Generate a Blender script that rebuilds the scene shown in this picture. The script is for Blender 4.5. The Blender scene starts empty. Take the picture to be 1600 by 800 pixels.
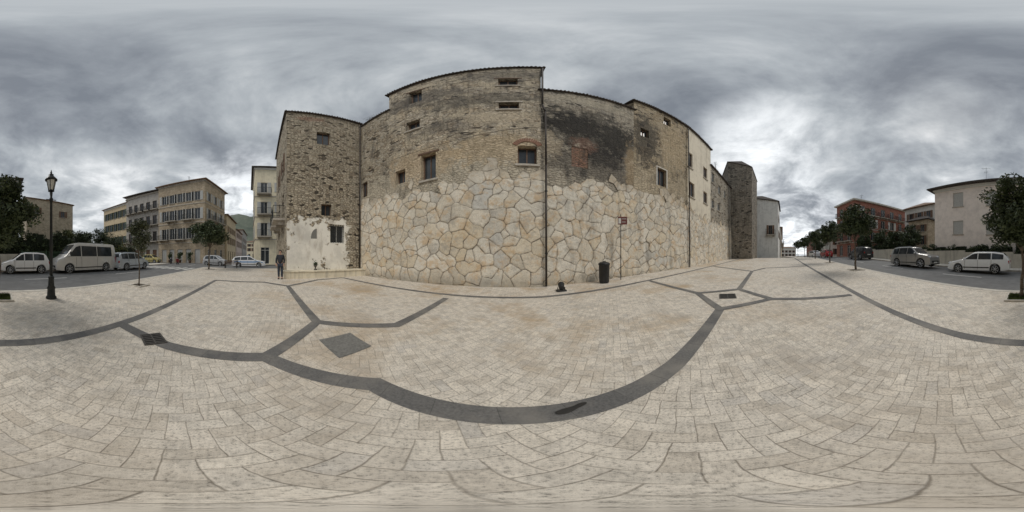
import bpy, bmesh, math, random
import numpy as np
from mathutils import Vector, Matrix
random.seed(7); np.random.seed(7)
R = math.radians
S = bpy.context.scene
COL = S.collection
CAMH = 1.4

# ------------------------------------------------------------------ ground height and pixel geometry
def gz(x, y):
    r = 0.04*min(max(x-1.0, 0), 25.0) + 0.02*min(max(-y-1.0, 0), 12.0)
    return r
def az(u): return R((u-800)*0.225)
def el(v): return R((400-v)*0.225)
def G(u, v):
    a = az(u); e = -el(v); z = 0.0
    for _ in range(12):
        d = (CAMH-z)/math.tan(e); z = gz(d*math.sin(a), d*math.cos(a))
    return Vector((d*math.sin(a), d*math.cos(a), z))
def hit(p0, p1, u):
    a = az(u); dx, dy = math.sin(a), math.cos(a)
    tx, ty = p1[0]-p0[0], p1[1]-p0[1]; L = math.hypot(tx, ty); tx /= L; ty /= L
    det = dx*(-ty) + tx*dy
    r = (p0[0]*(-ty) + tx*p0[1])/det
    s = (r*dx-p0[0])*tx + (r*dy-p0[1])*ty
    return s, r
def HP(p0, p1, u0, u1, v0, v1, kind):
    s0, r0 = hit(p0, p1, u0); s1, r1 = hit(p0, p1, u1); r = (r0+r1)/2
    return (s0, s1, CAMH+r*math.tan(el(v1)), CAMH+r*math.tan(el(v0)), kind)

# ------------------------------------------------------------------ node helpers
def nd(nt, t, ins=None, **at):
    n = nt.nodes.new(t)
    for k, v in at.items(): setattr(n, k, v)
    for k, v in (ins or {}).items():
        if isinstance(v, bpy.types.NodeSocket): nt.links.new(v, n.inputs[k])
        else: n.inputs[k].default_value = v
    return n
def mth(nt, op, a, b=None, c=None, clamp=False):
    i = {0: a}
    if b is not None: i[1] = b
    if c is not None: i[2] = c
    return nd(nt, 'ShaderNodeMath', i, operation=op, use_clamp=clamp).outputs[0]
def c4(c): return tuple(c)+(1.0,) if len(c) == 3 else tuple(c)
def mixc(nt, f, a, b, bl='MIX'):
    i = {0: f, 6: a if isinstance(a, bpy.types.NodeSocket) else c4(a), 7: b if isinstance(b, bpy.types.NodeSocket) else c4(b)}
    return nd(nt, 'ShaderNodeMix', i, data_type='RGBA', blend_type=bl).outputs[2]
def ramp(nt, f, stops, interp='LINEAR'):
    n = nd(nt, 'ShaderNodeValToRGB', {0: f}); cr = n.color_ramp; cr.interpolation = interp
    while len(cr.elements) < len(stops): cr.elements.new(0.5)
    for e, (p, c) in zip(cr.elements, stops):
        e.position = p; e.color = c4(c) if not isinstance(c, (int, float)) else (c, c, c, 1)
    return n.outputs[0]
def mr(nt, v, a, b, c=0.0, d=1.0): return nd(nt, 'ShaderNodeMapRange', {0: v, 1: a, 2: b, 3: c, 4: d}).outputs[0]
def noise(nt, vec, sc, det=4, rough=0.55, dist=0.0): return nd(nt, 'ShaderNodeTexNoise', {'Vector': vec, 'Scale': sc, 'Detail': det, 'Roughness': rough, 'Distortion': dist})
def newmat(name):
    m = bpy.data.materials.new(name); m.use_nodes = True
    return m, m.node_tree, m.node_tree.nodes['Principled BSDF']
def bump(nt, b, h, st=0.5, dist=0.02):
    n = nd(nt, 'ShaderNodeBump', {'Height': h, 'Strength': st, 'Distance': dist}); nt.links.new(n.outputs[0], b.inputs['Normal'])
def pos(nt): return nd(nt, 'ShaderNodeNewGeometry').outputs['Position']
def basic(name, col, rough=0.6, metal=0.0, var=0.15, sc=6.0, bp=0.0, coat=0.0, dark=None):
    m, nt, b = newmat(name)
    tc = nd(nt, 'ShaderNodeTexCoord').outputs['Object']
    n = noise(nt, tc, sc, 4)
    lo = tuple(c*(1-var) for c in col); hi = tuple(min(1, c*(1+var)) for c in col)
    c = ramp(nt, n.outputs[0], [(0.3, lo), (0.7, hi)])
    if dark:
        n2 = noise(nt, tc, sc*0.25, 5, 0.7)
        c = mixc(nt, mr(nt, n2.outputs[0], 0.5, 0.72), c, dark)
    nt.links.new(c, b.inputs['Base Color'])
    b.inputs['Roughness'].default_value = rough; b.inputs['Metallic'].default_value = metal
    if coat: b.inputs['Coat Weight'].default_value = coat
    if bp: bump(nt, b, n.outputs[0], bp, 0.02)
    return m
def scalev(nt, v, s): return nd(nt, 'ShaderNodeVectorMath', {0: v, 1: s}, operation='MULTIPLY').outputs[0]
def addv(nt, a, b_): return nd(nt, 'ShaderNodeVectorMath', {0: a, 1: b_}, operation='ADD').outputs[0]

def plaster(name, col, stain=(0.12, 0.11, 0.1), amt=0.5, streak=0.5, block=None):
    m, nt, b = newmat(name); P = pos(nt)
    n = noise(nt, P, 1.3, 7, 0.65); n2 = noise(nt, scalev(nt, P, (2.5, 2.5, 0.22)), 1.4, 5, 0.6); n3 = noise(nt, P, 14, 3)
    c = ramp(nt, n.outputs[0], [(0.3, tuple(x*0.8 for x in col)), (0.55, col), (0.75, tuple(min(1, x*1.12) for x in col))])
    c = mixc(nt, mth(nt, 'MULTIPLY', mr(nt, n2.outputs[0], 0.5, 0.75), streak), c, stain)
    c = mixc(nt, mth(nt, 'MULTIPLY', mr(nt, n.outputs[0], 0.58, 0.72), amt), c, tuple(x*0.55 for x in col))
    if block:
        uv = nd(nt, 'ShaderNodeUVMap').outputs[0]
        br = nd(nt, 'ShaderNodeTexBrick', {'Vector': uv, 'Color1': c4((1, 1, 1)), 'Color2': c4((0.72, 0.7, 0.68)), 'Mortar': c4((0.45, 0.43, 0.4)), 'Scale': 1.0, 'Mortar Size': 0.012*block, 'Brick Width': 0.6*block, 'Row Height': 0.28*block})
        c = mixc(nt, 1.0, c, br.outputs[0], 'MULTIPLY')
    nt.links.new(c, b.inputs['Base Color']); b.inputs['Roughness'].default_value = 0.9
    bump(nt, b, n3.outputs[0], 0.25, 0.02)
    return m

def rubble(name, cols, mortar, size=(0.36, 0.16), blobs=(), dark=0.4, ochre=(0.36, 0.24, 0.12), och=0.5, plast=None, mw=0.12, seed=0.0, render=0.0, rcol=(0.5, 0.43, 0.32), pale=None):
    m, nt, b = newmat(name)
    uv0 = nd(nt, 'ShaderNodeUVMap').outputs[0]
    uv = addv(nt, uv0, (seed, seed*1.7, 0))
    wn = noise(nt, uv, 0.8, 2)
    w = scalev(nt, addv(nt, wn.outputs[1], (-0.5, -0.5, -0.5)), (0.2, 0.3, 0))
    wn2 = noise(nt, uv, 8, 2)
    w2 = scalev(nt, addv(nt, wn2.outputs[1], (-0.5, -0.5, -0.5)), (0.10, 0.09, 0))
    uvw = addv(nt, addv(nt, uv, w), w2)
    sc = scalev(nt, uvw, (1/size[0], 1/size[1], 0))
    f1 = nd(nt, 'ShaderNodeTexVoronoi', {'Vector': sc, 'Scale': 1.0, 'Randomness': 0.95}, voronoi_dimensions='2D', feature='F1')
    ed = nd(nt, 'ShaderNodeTexVoronoi', {'Vector': sc, 'Scale': 1.0, 'Randomness': 0.95}, voronoi_dimensions='2D', feature='DISTANCE_TO_EDGE')
    rv = nd(nt, 'ShaderNodeSeparateColor', {0: f1.outputs['Color']}).outputs[0]
    c = ramp(nt, rv, [(0.0, cols[0]), (0.3, cols[1]), (0.65, cols[2]), (1.0, cols[3])])
    fine = noise(nt, uv, 15, 5, 0.75); big = noise(nt, uv, 0.5, 6, 0.65, 0.3); big2 = noise(nt, addv(nt, uv, (31, 7, 0)), 0.8, 7, 0.7)
    c = mixc(nt, 0.85, c, ramp(nt, fine.outputs[0], [(0.3, 0.35), (0.5, 0.95), (0.7, 1.3)]), 'MULTIPLY')
    c = mixc(nt, mth(nt, 'MULTIPLY', mr(nt, big2.outputs[0], 0.5, 0.64), och), c, ochre)
    jm = mr(nt, ed.outputs[0], 0.02, mw, 1.0, 0.0)
    jmod = mth(nt, 'MULTIPLY', jm, mr(nt, big.outputs[0], 0.35, 0.6, 0.5, 1.0))
    mort2 = mixc(nt, mr(nt, big2.outputs[0], 0.42, 0.55), mortar, tuple(x*0.3 for x in mortar))
    c = mixc(nt, jmod, c, mort2)
    hole = mr(nt, rv, 0.0, 0.1, 1.0, 0.0)
    c = mixc(nt, mth(nt, 'MULTIPLY', hole, 0.85), c, (0.02, 0.018, 0.015))
    hgt = mth(nt, 'ADD', mr(nt, ed.outputs[0], 0.0, 0.2), mth(nt, 'MULTIPLY', fine.outputs[0], 0.8))
    hgt = mth(nt, 'SUBTRACT', hgt, mth(nt, 'MULTIPLY', hole, 1.2))
    rag = mth(nt, 'MULTIPLY', mth(nt, 'SUBTRACT', noise(nt, uv, 1.8, 8, 0.78).outputs[0], 0.5), 3.4)
    if render:
        rn = noise(nt, addv(nt, uv, (5, 17, 0)), 0.9, 8, 0.74)
        rf = mth(nt, 'MULTIPLY', mr(nt, rn.outputs[0], 0.52, 0.55), render)
        c = mixc(nt, rf, c, mixc(nt, 0.7, rcol, ramp(nt, fine.outputs[0], [(0.3, 0.6), (0.7, 1.15)]), 'MULTIPLY'))
        hgt = mth(nt, 'ADD', hgt, mth(nt, 'MULTIPLY', rf, 0.5))
    st = noise(nt, scalev(nt, uv, (1.5, 0.4, 0)), 1.1, 6, 0.7)
    if pale:
        zz = nd(nt, 'ShaderNodeSeparateXYZ', {0: uv0}).outputs[1]
        pf = mr(nt, mth(nt, 'ADD', zz, mth(nt, 'MULTIPLY', rag, 1.4)), pale[0], pale[1], 0.72, 0.0)
        c = mixc(nt, pf, c, mixc(nt, 0.85, pale[2], ramp(nt, fine.outputs[0], [(0.33, 0.45), (0.5, 0.95), (0.7, 1.15)]), 'MULTIPLY'))
    c = mixc(nt, mth(nt, 'MULTIPLY', mr(nt, st.outputs[0], 0.52, 0.64), dark), c, (0.06, 0.056, 0.05))
    for (cx, cz, rx, rz, col, stg) in blobs:
        dv = nd(nt, 'ShaderNodeVectorMath', {0: scalev(nt, addv(nt, uv0, (-cx, -cz, 0)), (1/rx, 1/rz, 0))}, operation='LENGTH').outputs['Value']
        mk = mth(nt, 'MULTIPLY', mr(nt, mth(nt, 'ADD', dv, rag), 0.72, 1.15, 1.0, 0.0), stg)
        c = mixc(nt, mk, c, col)
    if plast:
        s0, s1, z1, pc = plast
        sx = nd(nt, 'ShaderNodeSeparateXYZ', {0: uv0})
        f = mr(nt, mth(nt, 'ADD', sx.outputs[1], mth(nt, 'MULTIPLY', rag, 0.7)), z1-0.05, z1+0.05, 1.0, 0.0)
        g = mr(nt, mth(nt, 'ADD', sx.outputs[0], mth(nt, 'MULTIPLY', rag, 0.9)), s1-0.05, s1+0.05, 1.0, 0.0)
        f = mth(nt, 'MULTIPLY', f, g)
        f = mth(nt, 'MULTIPLY', f, mr(nt, big2.outputs[0], 0.575, 0.59, 1.0, 0.0))
        pcol = mixc(nt, mr(nt, big.outputs[0], 0.48, 0.64), pc, tuple(x*0.74 for x in pc))
        pcol = mixc(nt, mth(nt, 'MULTIPLY', mr(nt, st.outputs[0], 0.53, 0.7), 0.55), pcol, (0.36, 0.3, 0.22))
        c = mixc(nt, f, c, pcol)
        hgt = mth(nt, 'ADD', mth(nt, 'MULTIPLY', hgt, mth(nt, 'SUBTRACT', 1.0, f)), mth(nt, 'MULTIPLY', f, 1.3))
    nt.links.new(c, b.inputs['Base Color']); b.inputs['Roughness'].default_value = 0.95
    bump(nt, b, hgt, 1.0, 0.06)
    return m

# ------------------------------------------------------------------ mesh builder
ORI = {}
class MB:
    def __init__(s): s.v = []; s.f = []; s.uv = []
    def poly(s, pts, uvs=None):
        i = len(s.v); s.v += [tuple(p) for p in pts]; s.f.append(list(range(i, i+len(pts))))
        s.uv += list(uvs) if uvs else [(p[0]+p[1], p[2]) for p in pts]
    def box(s, c, d, rz=0.0):
        cx, cy, cz = c; hx, hy, hz = d[0]/2, d[1]/2, d[2]/2; co, si = math.cos(rz), math.sin(rz)
        def q(x, y, z): return (cx+x*co-y*si, cy+x*si+y*co, cz+z)
        s._b([q(a*hx, b*hy, e*hz) for e in (-1, 1) for a, b in ((-1, -1), (1, -1), (1, 1), (-1, 1))])
    def _b(s, p):
        i = len(s.v); s.v += p
        for f in ((3, 2, 1, 0), (4, 5, 6, 7), (0, 1, 5, 4), (1, 2, 6, 5), (2, 3, 7, 6), (3, 0, 4, 7)):
            s.f.append([i+k for k in f]); s.uv += [(p[k][0]+p[k][1], p[k][2]) for k in f]
    def ob(s, fr, s0, s1, z0, z1, d0, d1):
        o, t, n = fr
        def q(a, z, d): return (o[0]+t[0]*a+n[0]*d, o[1]+t[1]*a+n[1]*d, z)
        s._b([q(s0, z0, d1), q(s1, z0, d1), q(s1, z0, d0), q(s0, z0, d0), q(s0, z1, d1), q(s1, z1, d1), q(s1, z1, d0), q(s0, z1, d0)])
    def tube(s, p0, p1, r0, r1=None, n=8, cap=True):
        r1 = r0 if r1 is None else r1
        p0 = Vector(p0); p1 = Vector(p1); d = (p1-p0).normalized()
        a = d.orthogonal().normalized(); b = d.cross(a); i = len(s.v)
        for p, r in ((p0, r0), (p1, r1)):
            for k in range(n):
                t = 2*math.pi*k/n; s.v.append(tuple(p+a*r*math.cos(t)+b*r*math.sin(t)))
        for k in range(n): s.f.append([i+k, i+(k+1) % n, i+n+(k+1) % n, i+n+k]); s.uv += [(0, 0)]*4
        if cap:
            s.f.append([i+n-1-k for k in range(n)]); s.uv += [(0, 0)]*n
            s.f.append([i+n+k for k in range(n)]); s.uv += [(0, 0)]*n
    def path(s, pts, r, n=8):
        for a, b in zip(pts, pts[1:]): s.tube(a, b, r, r, n)
    def lathe(s, prof, c, n=16, axis='z'):
        i = len(s.v)
        for (r, h) in prof:
            for k in range(n):
                t = 2*math.pi*k/n
                if axis == 'z': s.v.append((c[0]+r*math.cos(t), c[1]+r*math.sin(t), c[2]+h))
                else: s.v.append((c[0]+r*math.cos(t), c[1]+h, c[2]+r*math.sin(t)))
        for j in range(len(prof)-1):
            for k in range(n):
                s.f.append([i+j*n+k, i+j*n+(k+1) % n, i+(j+1)*n+(k+1) % n, i+(j+1)*n+k]); s.uv += [(0, 0)]*4
        s.f.append([i+n-1-k for k in range(n)]); s.uv += [(0, 0)]*n
        j = len(prof)-1; s.f.append([i+j*n+k for k in range(n)]); s.uv += [(0, 0)]*n
    def ball(s, c, r, n=10, m=7):
        s.lathe([(max(1e-3, math.sin(math.pi*j/m))*1.0*r[0], -math.cos(math.pi*j/m)*r[2]) for j in range(m+1)], c, n)
    def build(s, name, mat, parent=None, smooth=False, **kw):
        me = bpy.data.meshes.new(name)
        o0 = ORI.get(parent.name, Vector((0, 0, 0))) if parent else kw.get('origin', Vector((0, 0, 0)))
        me.from_pydata([(a-o0[0], b-o0[1], c-o0[2]) for a, b, c in s.v], [], s.f)
        uvl = me.uv_layers.new(name='UVMap')
        if len(s.uv) == len(me.loops): uvl.data.foreach_set('uv', [x for p in s.uv for x in p])
        me.materials.append(mat)
        if smooth: me.polygons.foreach_set('use_smooth', [True]*len(me.polygons))
        o = bpy.data.objects.new(name, me); COL.objects.link(o)
        if parent: o.parent = parent
        else: o.location = o0
        ORI[o.name] = o0
        if kw.get('bev'):
            bv = o.modifiers.new('b', 'BEVEL'); bv.width = kw['bev']; bv.segments = 2; bv.limit_method = 'ANGLE'
        return o
def tag(o, label=None, cat=None, group=None, kind=None):
    if label: o['label'] = label
    if cat: o['category'] = cat
    if group: o['group'] = group
    if kind: o['kind'] = kind
    return o
def thing(name, label, cat, loc=(0, 0, 0), group=None):
    o = bpy.data.objects.new(name, None); o.empty_display_size = 0.2; COL.objects.link(o); o.location = loc
    ORI[o.name] = Vector(loc); return tag(o, label, cat, group)

# ------------------------------------------------------------------ materials
M = {}
M['glass'] = basic('window_glass', (0.035, 0.042, 0.048), 0.08, 0, 0.3, 2)
M['pit'] = basic('drain_hollow_shade', (0.012, 0.011, 0.01), 0.95)  # near-black colour paints the shade of the hollow under the grate bars
M['grate'] = basic('worn_grate', (0.09, 0.083, 0.075), 0.8, 0, 0.3, 25)
M['rust'] = basic('rusty_metal', (0.1, 0.09, 0.08), 0.7, 0.1, 0.3, 25)
M['white'] = basic('white_paint', (0.7, 0.69, 0.65), 0.55, 0, 0.1, 9)
M['wood'] = basic('old_wood', (0.13, 0.075, 0.045), 0.7, 0, 0.35, 14)
M['brown_shut'] = basic('brown_shutter', (0.18, 0.105, 0.065), 0.6, 0, 0.2, 9)
M['grey_shut'] = basic('grey_shutter', (0.52, 0.52, 0.5), 0.6, 0, 0.1, 9)
M['green_shut'] = basic('green_shutter', (0.12, 0.16, 0.12), 0.6, 0, 0.2, 9)
M['iron'] = basic('dark_iron', (0.035, 0.038, 0.038), 0.45, 0.5, 0.3, 20)
M['pipe'] = basic('weathered_pipe', (0.05, 0.042, 0.036), 0.5, 0.4, 0.4, 8)
M['tile'] = basic('dark_roof_tile', (0.075, 0.062, 0.055), 0.9, 0, 0.5, 4, 0.5)
M['tile_r'] = basic('clay_roof_tile', (0.25, 0.16, 0.11), 0.9, 0, 0.4, 4, 0.5)
M['stone'] = basic('trim_stone', (0.48, 0.44, 0.38), 0.9, 0, 0.25, 7, 0.4, dark=(0.22, 0.19, 0.15))
M['kerb'] = basic('kerb_stone', (0.6, 0.565, 0.5), 0.9, 0, 0.2, 5, 0.3)
M['brick'] = rubble('old_brick', [(0.24, 0.13, 0.1), (0.32, 0.18, 0.13), (0.36, 0.21, 0.15), (0.24, 0.16, 0.12)], (0.34, 0.29, 0.22), (0.24, 0.09), dark=0.6, och=0.3)
M['bark'] = basic('bark', (0.13, 0.105, 0.08), 0.95, 0, 0.45, 25, 0.8)
M['black'] = basic('black_plastic', (0.015, 0.016, 0.017), 0.5, 0, 0.3, 10)
M['tyre'] = basic('tyre_rubber', (0.02, 0.02, 0.02), 0.85)
M['rim'] = basic('alloy_rim', (0.5, 0.51, 0.52), 0.35, 0.6)
M['headlight'] = basic('headlight_glass', (0.6, 0.62, 0.64), 0.15, 0.3)
M['taillight'] = basic('taillight_red', (0.35, 0.02, 0.02), 0.25)
M['amber'] = basic('lamp_glass', (0.62, 0.64, 0.62), 0.2)
M['skin'] = basic('skin', (0.45, 0.27, 0.2), 0.6)
M['hair'] = basic('dark_hair', (0.03, 0.02, 0.015), 0.7)
M['jacket'] = basic('dark_jacket', (0.025, 0.027, 0.035), 0.85)
M['denim'] = basic('denim', (0.035, 0.045, 0.065), 0.9)
M['slab'] = basic('dark_slab', (0.2, 0.195, 0.18), 0.8, 0, 0.25, 30, 0.4)

def leafmat(name, a, b_):
    m, nt, b = newmat(name); g = nd(nt, 'ShaderNodeNewGeometry')
    n = noise(nt, nd(nt, 'ShaderNodeTexCoord').outputs['Object'], 2.2, 2)
    f = mth(nt, 'ADD', mth(nt, 'MULTIPLY', g.outputs['Random Per Island'], 0.4), mr(nt, n.outputs[0], 0.35, 0.65, -0.05, 0.6))
    nt.links.new(ramp(nt, f, [(0.0, tuple(x*0.55 for x in a)), (0.5, a), (1.0, b_)]), b.inputs['Base Color'])
    b.inputs['Roughness'].default_value = 0.6
    return m
M['leaf'] = leafmat('evergreen_leaves', (0.045, 0.068, 0.026), (0.105, 0.135, 0.055))
M['leaf_sp'] = leafmat('sparse_leaves', (0.07, 0.085, 0.04), (0.16, 0.17, 0.09))
M['leaf_y'] = leafmat('yellow_green_leaves', (0.09, 0.11, 0.035), (0.24, 0.23, 0.08))
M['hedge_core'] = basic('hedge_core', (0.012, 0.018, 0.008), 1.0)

def paving():
    m, nt, b = newmat('herringbone_stone_paving'); P = pos(nt)
    wn = noise(nt, P, 1.2, 2); wn3 = noise(nt, P, 11, 2)
    W = addv(nt, P, scalev(nt, addv(nt, wn.outputs[1], (-0.5, -0.5, -0.5)), (0.08, 0.08, 0)))
    W = addv(nt, W, scalev(nt, addv(nt, wn3.outputs[1], (-0.5, -0.5, -0.5)), (0.014, 0.014, 0)))
    W = addv(nt, W, (0.043, 0.061, 0))
    def rot(a): return nd(nt, 'ShaderNodeVectorRotate', {'Vector': W, 'Angle': a}, rotation_type='Z_AXIS').outputs[0]
    sp = nd(nt, 'ShaderNodeSeparateXYZ', {0: P})
    y = sp.outputs[1]; x = sp.outputs[0]
    def mv(f, a, b_): return nd(nt, 'ShaderNodeMix', {0: f, 4: a, 5: b_}, data_type='VECTOR').outputs[1]
    V = mv(mth(nt, 'GREATER_THAN', y, 0.95), rot(-0.5), rot(0.62))
    V = mv(mth(nt, 'LESS_THAN', x, -1.96), V, rot(0.2))
    V = mv(mth(nt, 'LESS_THAN', y, -2.35), V, rot(0.785))
    V = mv(mth(nt, 'GREATER_THAN', y, 5.35), V, rot(0.0))
    U = 0.1
    s = nd(nt, 'ShaderNodeSeparateXYZ', {0: scalev(nt, V, (1/U, 1/U, 1))}); sx, sy = s.outputs[0], s.outputs[1]
    i = mth(nt, 'FLOOR', sx); j = mth(nt, 'FLOOR', sy); fu = mth(nt, 'SUBTRACT', sx, i); fv = mth(nt, 'SUBTRACT', sy, j)
    mm = mth(nt, 'FLOORED_MODULO', mth(nt, 'SUBTRACT', i, j), 4.0)
    e = [mth(nt, 'COMPARE', mm, float(k), 0.2) for k in range(4)]
    dl = mth(nt, 'ADD', fu, e[1]); dr = mth(nt, 'ADD', mth(nt, 'SUBTRACT', 1.0, fu), e[0])
    db = mth(nt, 'ADD', fv, e[2]); dt = mth(nt, 'ADD', mth(nt, 'SUBTRACT', 1.0, fv), e[3])
    d = mth(nt, 'MINIMUM', mth(nt, 'MINIMUM', dl, dr), mth(nt, 'MINIMUM', db, dt))
    idv = nd(nt, 'ShaderNodeCombineXYZ', {0: mth(nt, 'SUBTRACT', i, e[1]), 1: mth(nt, 'ADD', j, e[3]), 2: mth(nt, 'ADD', e[2], e[3])}).outputs[0]
    wnz = nd(nt, 'ShaderNodeTexWhiteNoise', {0: idv}, noise_dimensions='3D').outputs[0]
    c = ramp(nt, wnz, [(0.0, (0.64, 0.575, 0.485)), (0.3, (0.78, 0.71, 0.61)), (0.6, (0.72, 0.66, 0.57)), (0.85, (0.82, 0.745, 0.635)), (1.0, (0.67, 0.62, 0.55))])
    fine = noise(nt, P, 50, 4, 0.85); med = noise(nt, P, 6, 6, 0.78); big = noise(nt, P, 0.42, 6, 0.68)
    c = mixc(nt, 1.0, c, ramp(nt, fine.outputs[0], [(0.36, 0.42), (0.46, 0.92), (0.7, 1.16)]), 'MULTIPLY')
    c = mixc(nt, 0.85, c, ramp(nt, med.outputs[0], [(0.3, 0.6), (0.56, 1.06)]), 'MULTIPLY')
    ny = mr(nt, y, -1.0, 3.0, 0.15, 0.75)
    c = mixc(nt, mth(nt, 'MULTIPLY', mr(nt, big.outputs[0], 0.49, 0.64), ny), c, (0.47, 0.33, 0.18))
    bg2 = noise(nt, P, 0.8, 7, 0.75)
    c = mixc(nt, mth(nt, 'MULTIPLY', mr(nt, bg2.outputs[0], 0.52, 0.64), 0.42), c, (0.4, 0.375, 0.34))
    jv = noise(nt, P, 2.3, 4, 0.7)
    jn = mr(nt, d, 0.01, 0.05, 1.0, 0.0)
    c = mixc(nt, mth(nt, 'MULTIPLY', jn, mr(nt, jv.outputs[0], 0.38, 0.62, 0.3, 0.75)), c, (0.18, 0.15, 0.115))
    nt.links.new(c, b.inputs['Base Color']); b.inputs['Roughness'].default_value = 0.72
    h = mth(nt, 'ADD', mr(nt, d, 0.0, 0.05), mth(nt, 'ADD', mth(nt, 'MULTIPLY', fine.outputs[0], 1.1), mth(nt, 'MULTIPLY', wnz, 0.25)))
    bump(nt, b, h, 0.55, 0.005)
    return m
M['paving'] = paving()
def bandmat():
    m, nt, b = newmat('dark_paving_band'); P = pos(nt)
    f = noise(nt, P, 45, 4, 0.75); g = noise(nt, P, 1.6, 5, 0.65)
    uv = nd(nt, 'ShaderNodeUVMap').outputs[0]
    sx = nd(nt, 'ShaderNodeSeparateXYZ', {0: uv}).outputs[0]
    fr = mth(nt, 'FRACT', mth(nt, 'MULTIPLY', sx, 1/0.42))
    j = mth(nt, 'LESS_THAN', fr, 0.016)
    seg = nd(nt, 'ShaderNodeTexWhiteNoise', {1: mth(nt, 'FLOOR', mth(nt, 'MULTIPLY', sx, 1/0.42))}, noise_dimensions='1D').outputs[0]
    c = ramp(nt, seg, [(0, (0.135, 0.132, 0.128)), (1, (0.175, 0.17, 0.162))])
    c = mixc(nt, 0.8, c, ramp(nt, f.outputs[0], [(0.3, 0.55), (0.7, 1.35)]), 'MULTIPLY')
    c = mixc(nt, mr(nt, g.outputs[0], 0.45, 0.68), c, (0.25, 0.235, 0.21))
    c = mixc(nt, mth(nt, 'MULTIPLY', j, 0.5), c, (0.06, 0.058, 0.052))
    nt.links.new(c, b.inputs['Base Color']); b.inputs['Roughness'].default_value = 0.75
    bump(nt, b, f.outputs[0], 0.4, 0.006)
    return m
M['band'] = bandmat()
M['asphalt'] = basic('asphalt', (0.17, 0.17, 0.168), 0.9, 0, 0.2, 3, 0.3, dark=(0.125, 0.125, 0.123))
M['earth'] = basic('far_ground', (0.14, 0.13, 0.1), 1.0, 0, 0.3, 0.05)
M['grass'] = leafmat('grass', (0.06, 0.09, 0.02), (0.14, 0.18, 0.05))
M['soil'] = basic('soil', (0.09, 0.07, 0.05), 1.0, 0, 0.3, 20)

def megamat():
    m, nt, b = newmat('polygonal_limestone')
    uv = nd(nt, 'ShaderNodeUVMap').outputs[0]
    ed = nd(nt, 'ShaderNodeAttribute', attribute_name='edge').outputs['Fac']
    ce = nd(nt, 'ShaderNodeAttribute', attribute_name='cell').outputs['Fac']
    c = ramp(nt, ce, [(0.0, (0.68, 0.61, 0.49)), (0.25, (0.79, 0.73, 0.615)), (0.5, (0.73, 0.685, 0.59)), (0.7, (0.83, 0.77, 0.66)), (0.88, (0.72, 0.62, 0.46)), (1.0, (0.63, 0.61, 0.555))])
    f = noise(nt, uv, 18, 6, 0.83); g = noise(nt, uv, 1.5, 8, 0.76)
    c = mixc(nt, 1.0, c, ramp(nt, f.outputs[0], [(0.34, 0.45), (0.45, 0.93), (0.7, 1.14)]), 'MULTIPLY')
    c = mixc(nt, mth(nt, 'MULTIPLY', mr(nt, g.outputs[0], 0.50, 0.60), 0.6), c, (0.6, 0.4, 0.2))
    g2 = noise(nt, addv(nt, uv, (9, 4, 0)), 1.1, 9, 0.8)
    c = mixc(nt, mth(nt, 'MULTIPLY', mr(nt, g2.outputs[0], 0.51, 0.61), 0.55), c, (0.36, 0.34, 0.305))
    st = noise(nt, scalev(nt, uv, (1.8, 0.4, 0)), 1.0, 6, 0.72)
    sx = nd(nt, 'ShaderNodeSeparateXYZ', {0: uv})
    rightside = mr(nt, sx.outputs[0], 10.5, 13.5, 0.15, 0.58)
    c = mixc(nt, mth(nt, 'MULTIPLY', mr(nt, st.outputs[0], 0.5, 0.65), rightside), c, (0.19, 0.18, 0.155))
    low = mth(nt, 'ADD', sx.outputs[1], mth(nt, 'MULTIPLY', g.outputs[0], 1.6))
    c = mixc(nt, mr(nt, low, 0.65, 1.4, 0.65, 0.0), c, (0.17, 0.145, 0.1))
    up = mth(nt, 'ADD', sx.outputs[1], mth(nt, 'MULTIPLY', g2.outputs[0], 2.6))
    c = mixc(nt, mr(nt, up, 6.3, 7.3, 0.0, 0.5), c, (0.4, 0.33, 0.24))
    jn = noise(nt, uv, 2.3, 4, 0.7)
    c = mixc(nt, mr(nt, ed, 0.02, 0.08, 0.16, 0.0), c, (0.42, 0.33, 0.22))
    je = mth(nt, 'ADD', ed, mth(nt, 'MULTIPLY', mth(nt, 'SUBTRACT', 0.5, jn.outputs[0]), 0.05))
    c = mixc(nt, mr(nt, je, 0.004, 0.026, 0.9, 0.0), c, (0.06, 0.048, 0.036))
    nt.links.new(c, b.inputs['Base Color']); b.inputs['Roughness'].default_value = 0.92
    bump(nt, b, mth(nt, 'ADD', f.outputs[0], mth(nt, 'MULTIPLY', g.outputs[0], 3.0)), 0.95, 0.032)
    return m
M['mega'] = megamat()

# ------------------------------------------------------------------ setting: ground, road, plaza
def sheet(name, mat, xs, yf0, yf1, ny, dz, kind='structure'):
    mb = MB(); g = []
    for x in xs:
        row = []
        for k in range(ny+1):
            y = yf0(x)+(yf1(x)-yf0(x))*k/ny
            row.append((x, y, gz(x, y)+dz))
        g.append(row)
    for a in range(len(xs)-1):
        for k in range(ny): mb.poly([g[a][k], g[a+1][k], g[a+1][k+1], g[a][k+1]])
    return tag(mb.build(name, mat), kind=kind)
xs = [-1500, -300, -60] + [-40+1.0*i for i in range(81)] + [60, 120, 400, 1500]
def wide(name, mat, dz):
    mb = MB(); ys = [-1500, -300, -60]+[-30+1.0*i for i in range(61)]+[60, 300, 1500]
    for a in range(len(xs)-1):
        for k in range(len(ys)-1):
            q = [(xs[a], ys[k]), (xs[a+1], ys[k]), (xs[a+1], ys[k+1]), (xs[a], ys[k+1])]
            mb.poly([(x, y, gz(x, y)+dz) for x, y in q])
    return tag(mb.build(name, mat), kind='structure')
wide('ground', M['earth'], -0.16)
def edge(x): return -5.9-0.07*max(x, 0)
def fedge(x): return -13.0-0.07*max(x, 0)
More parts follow.
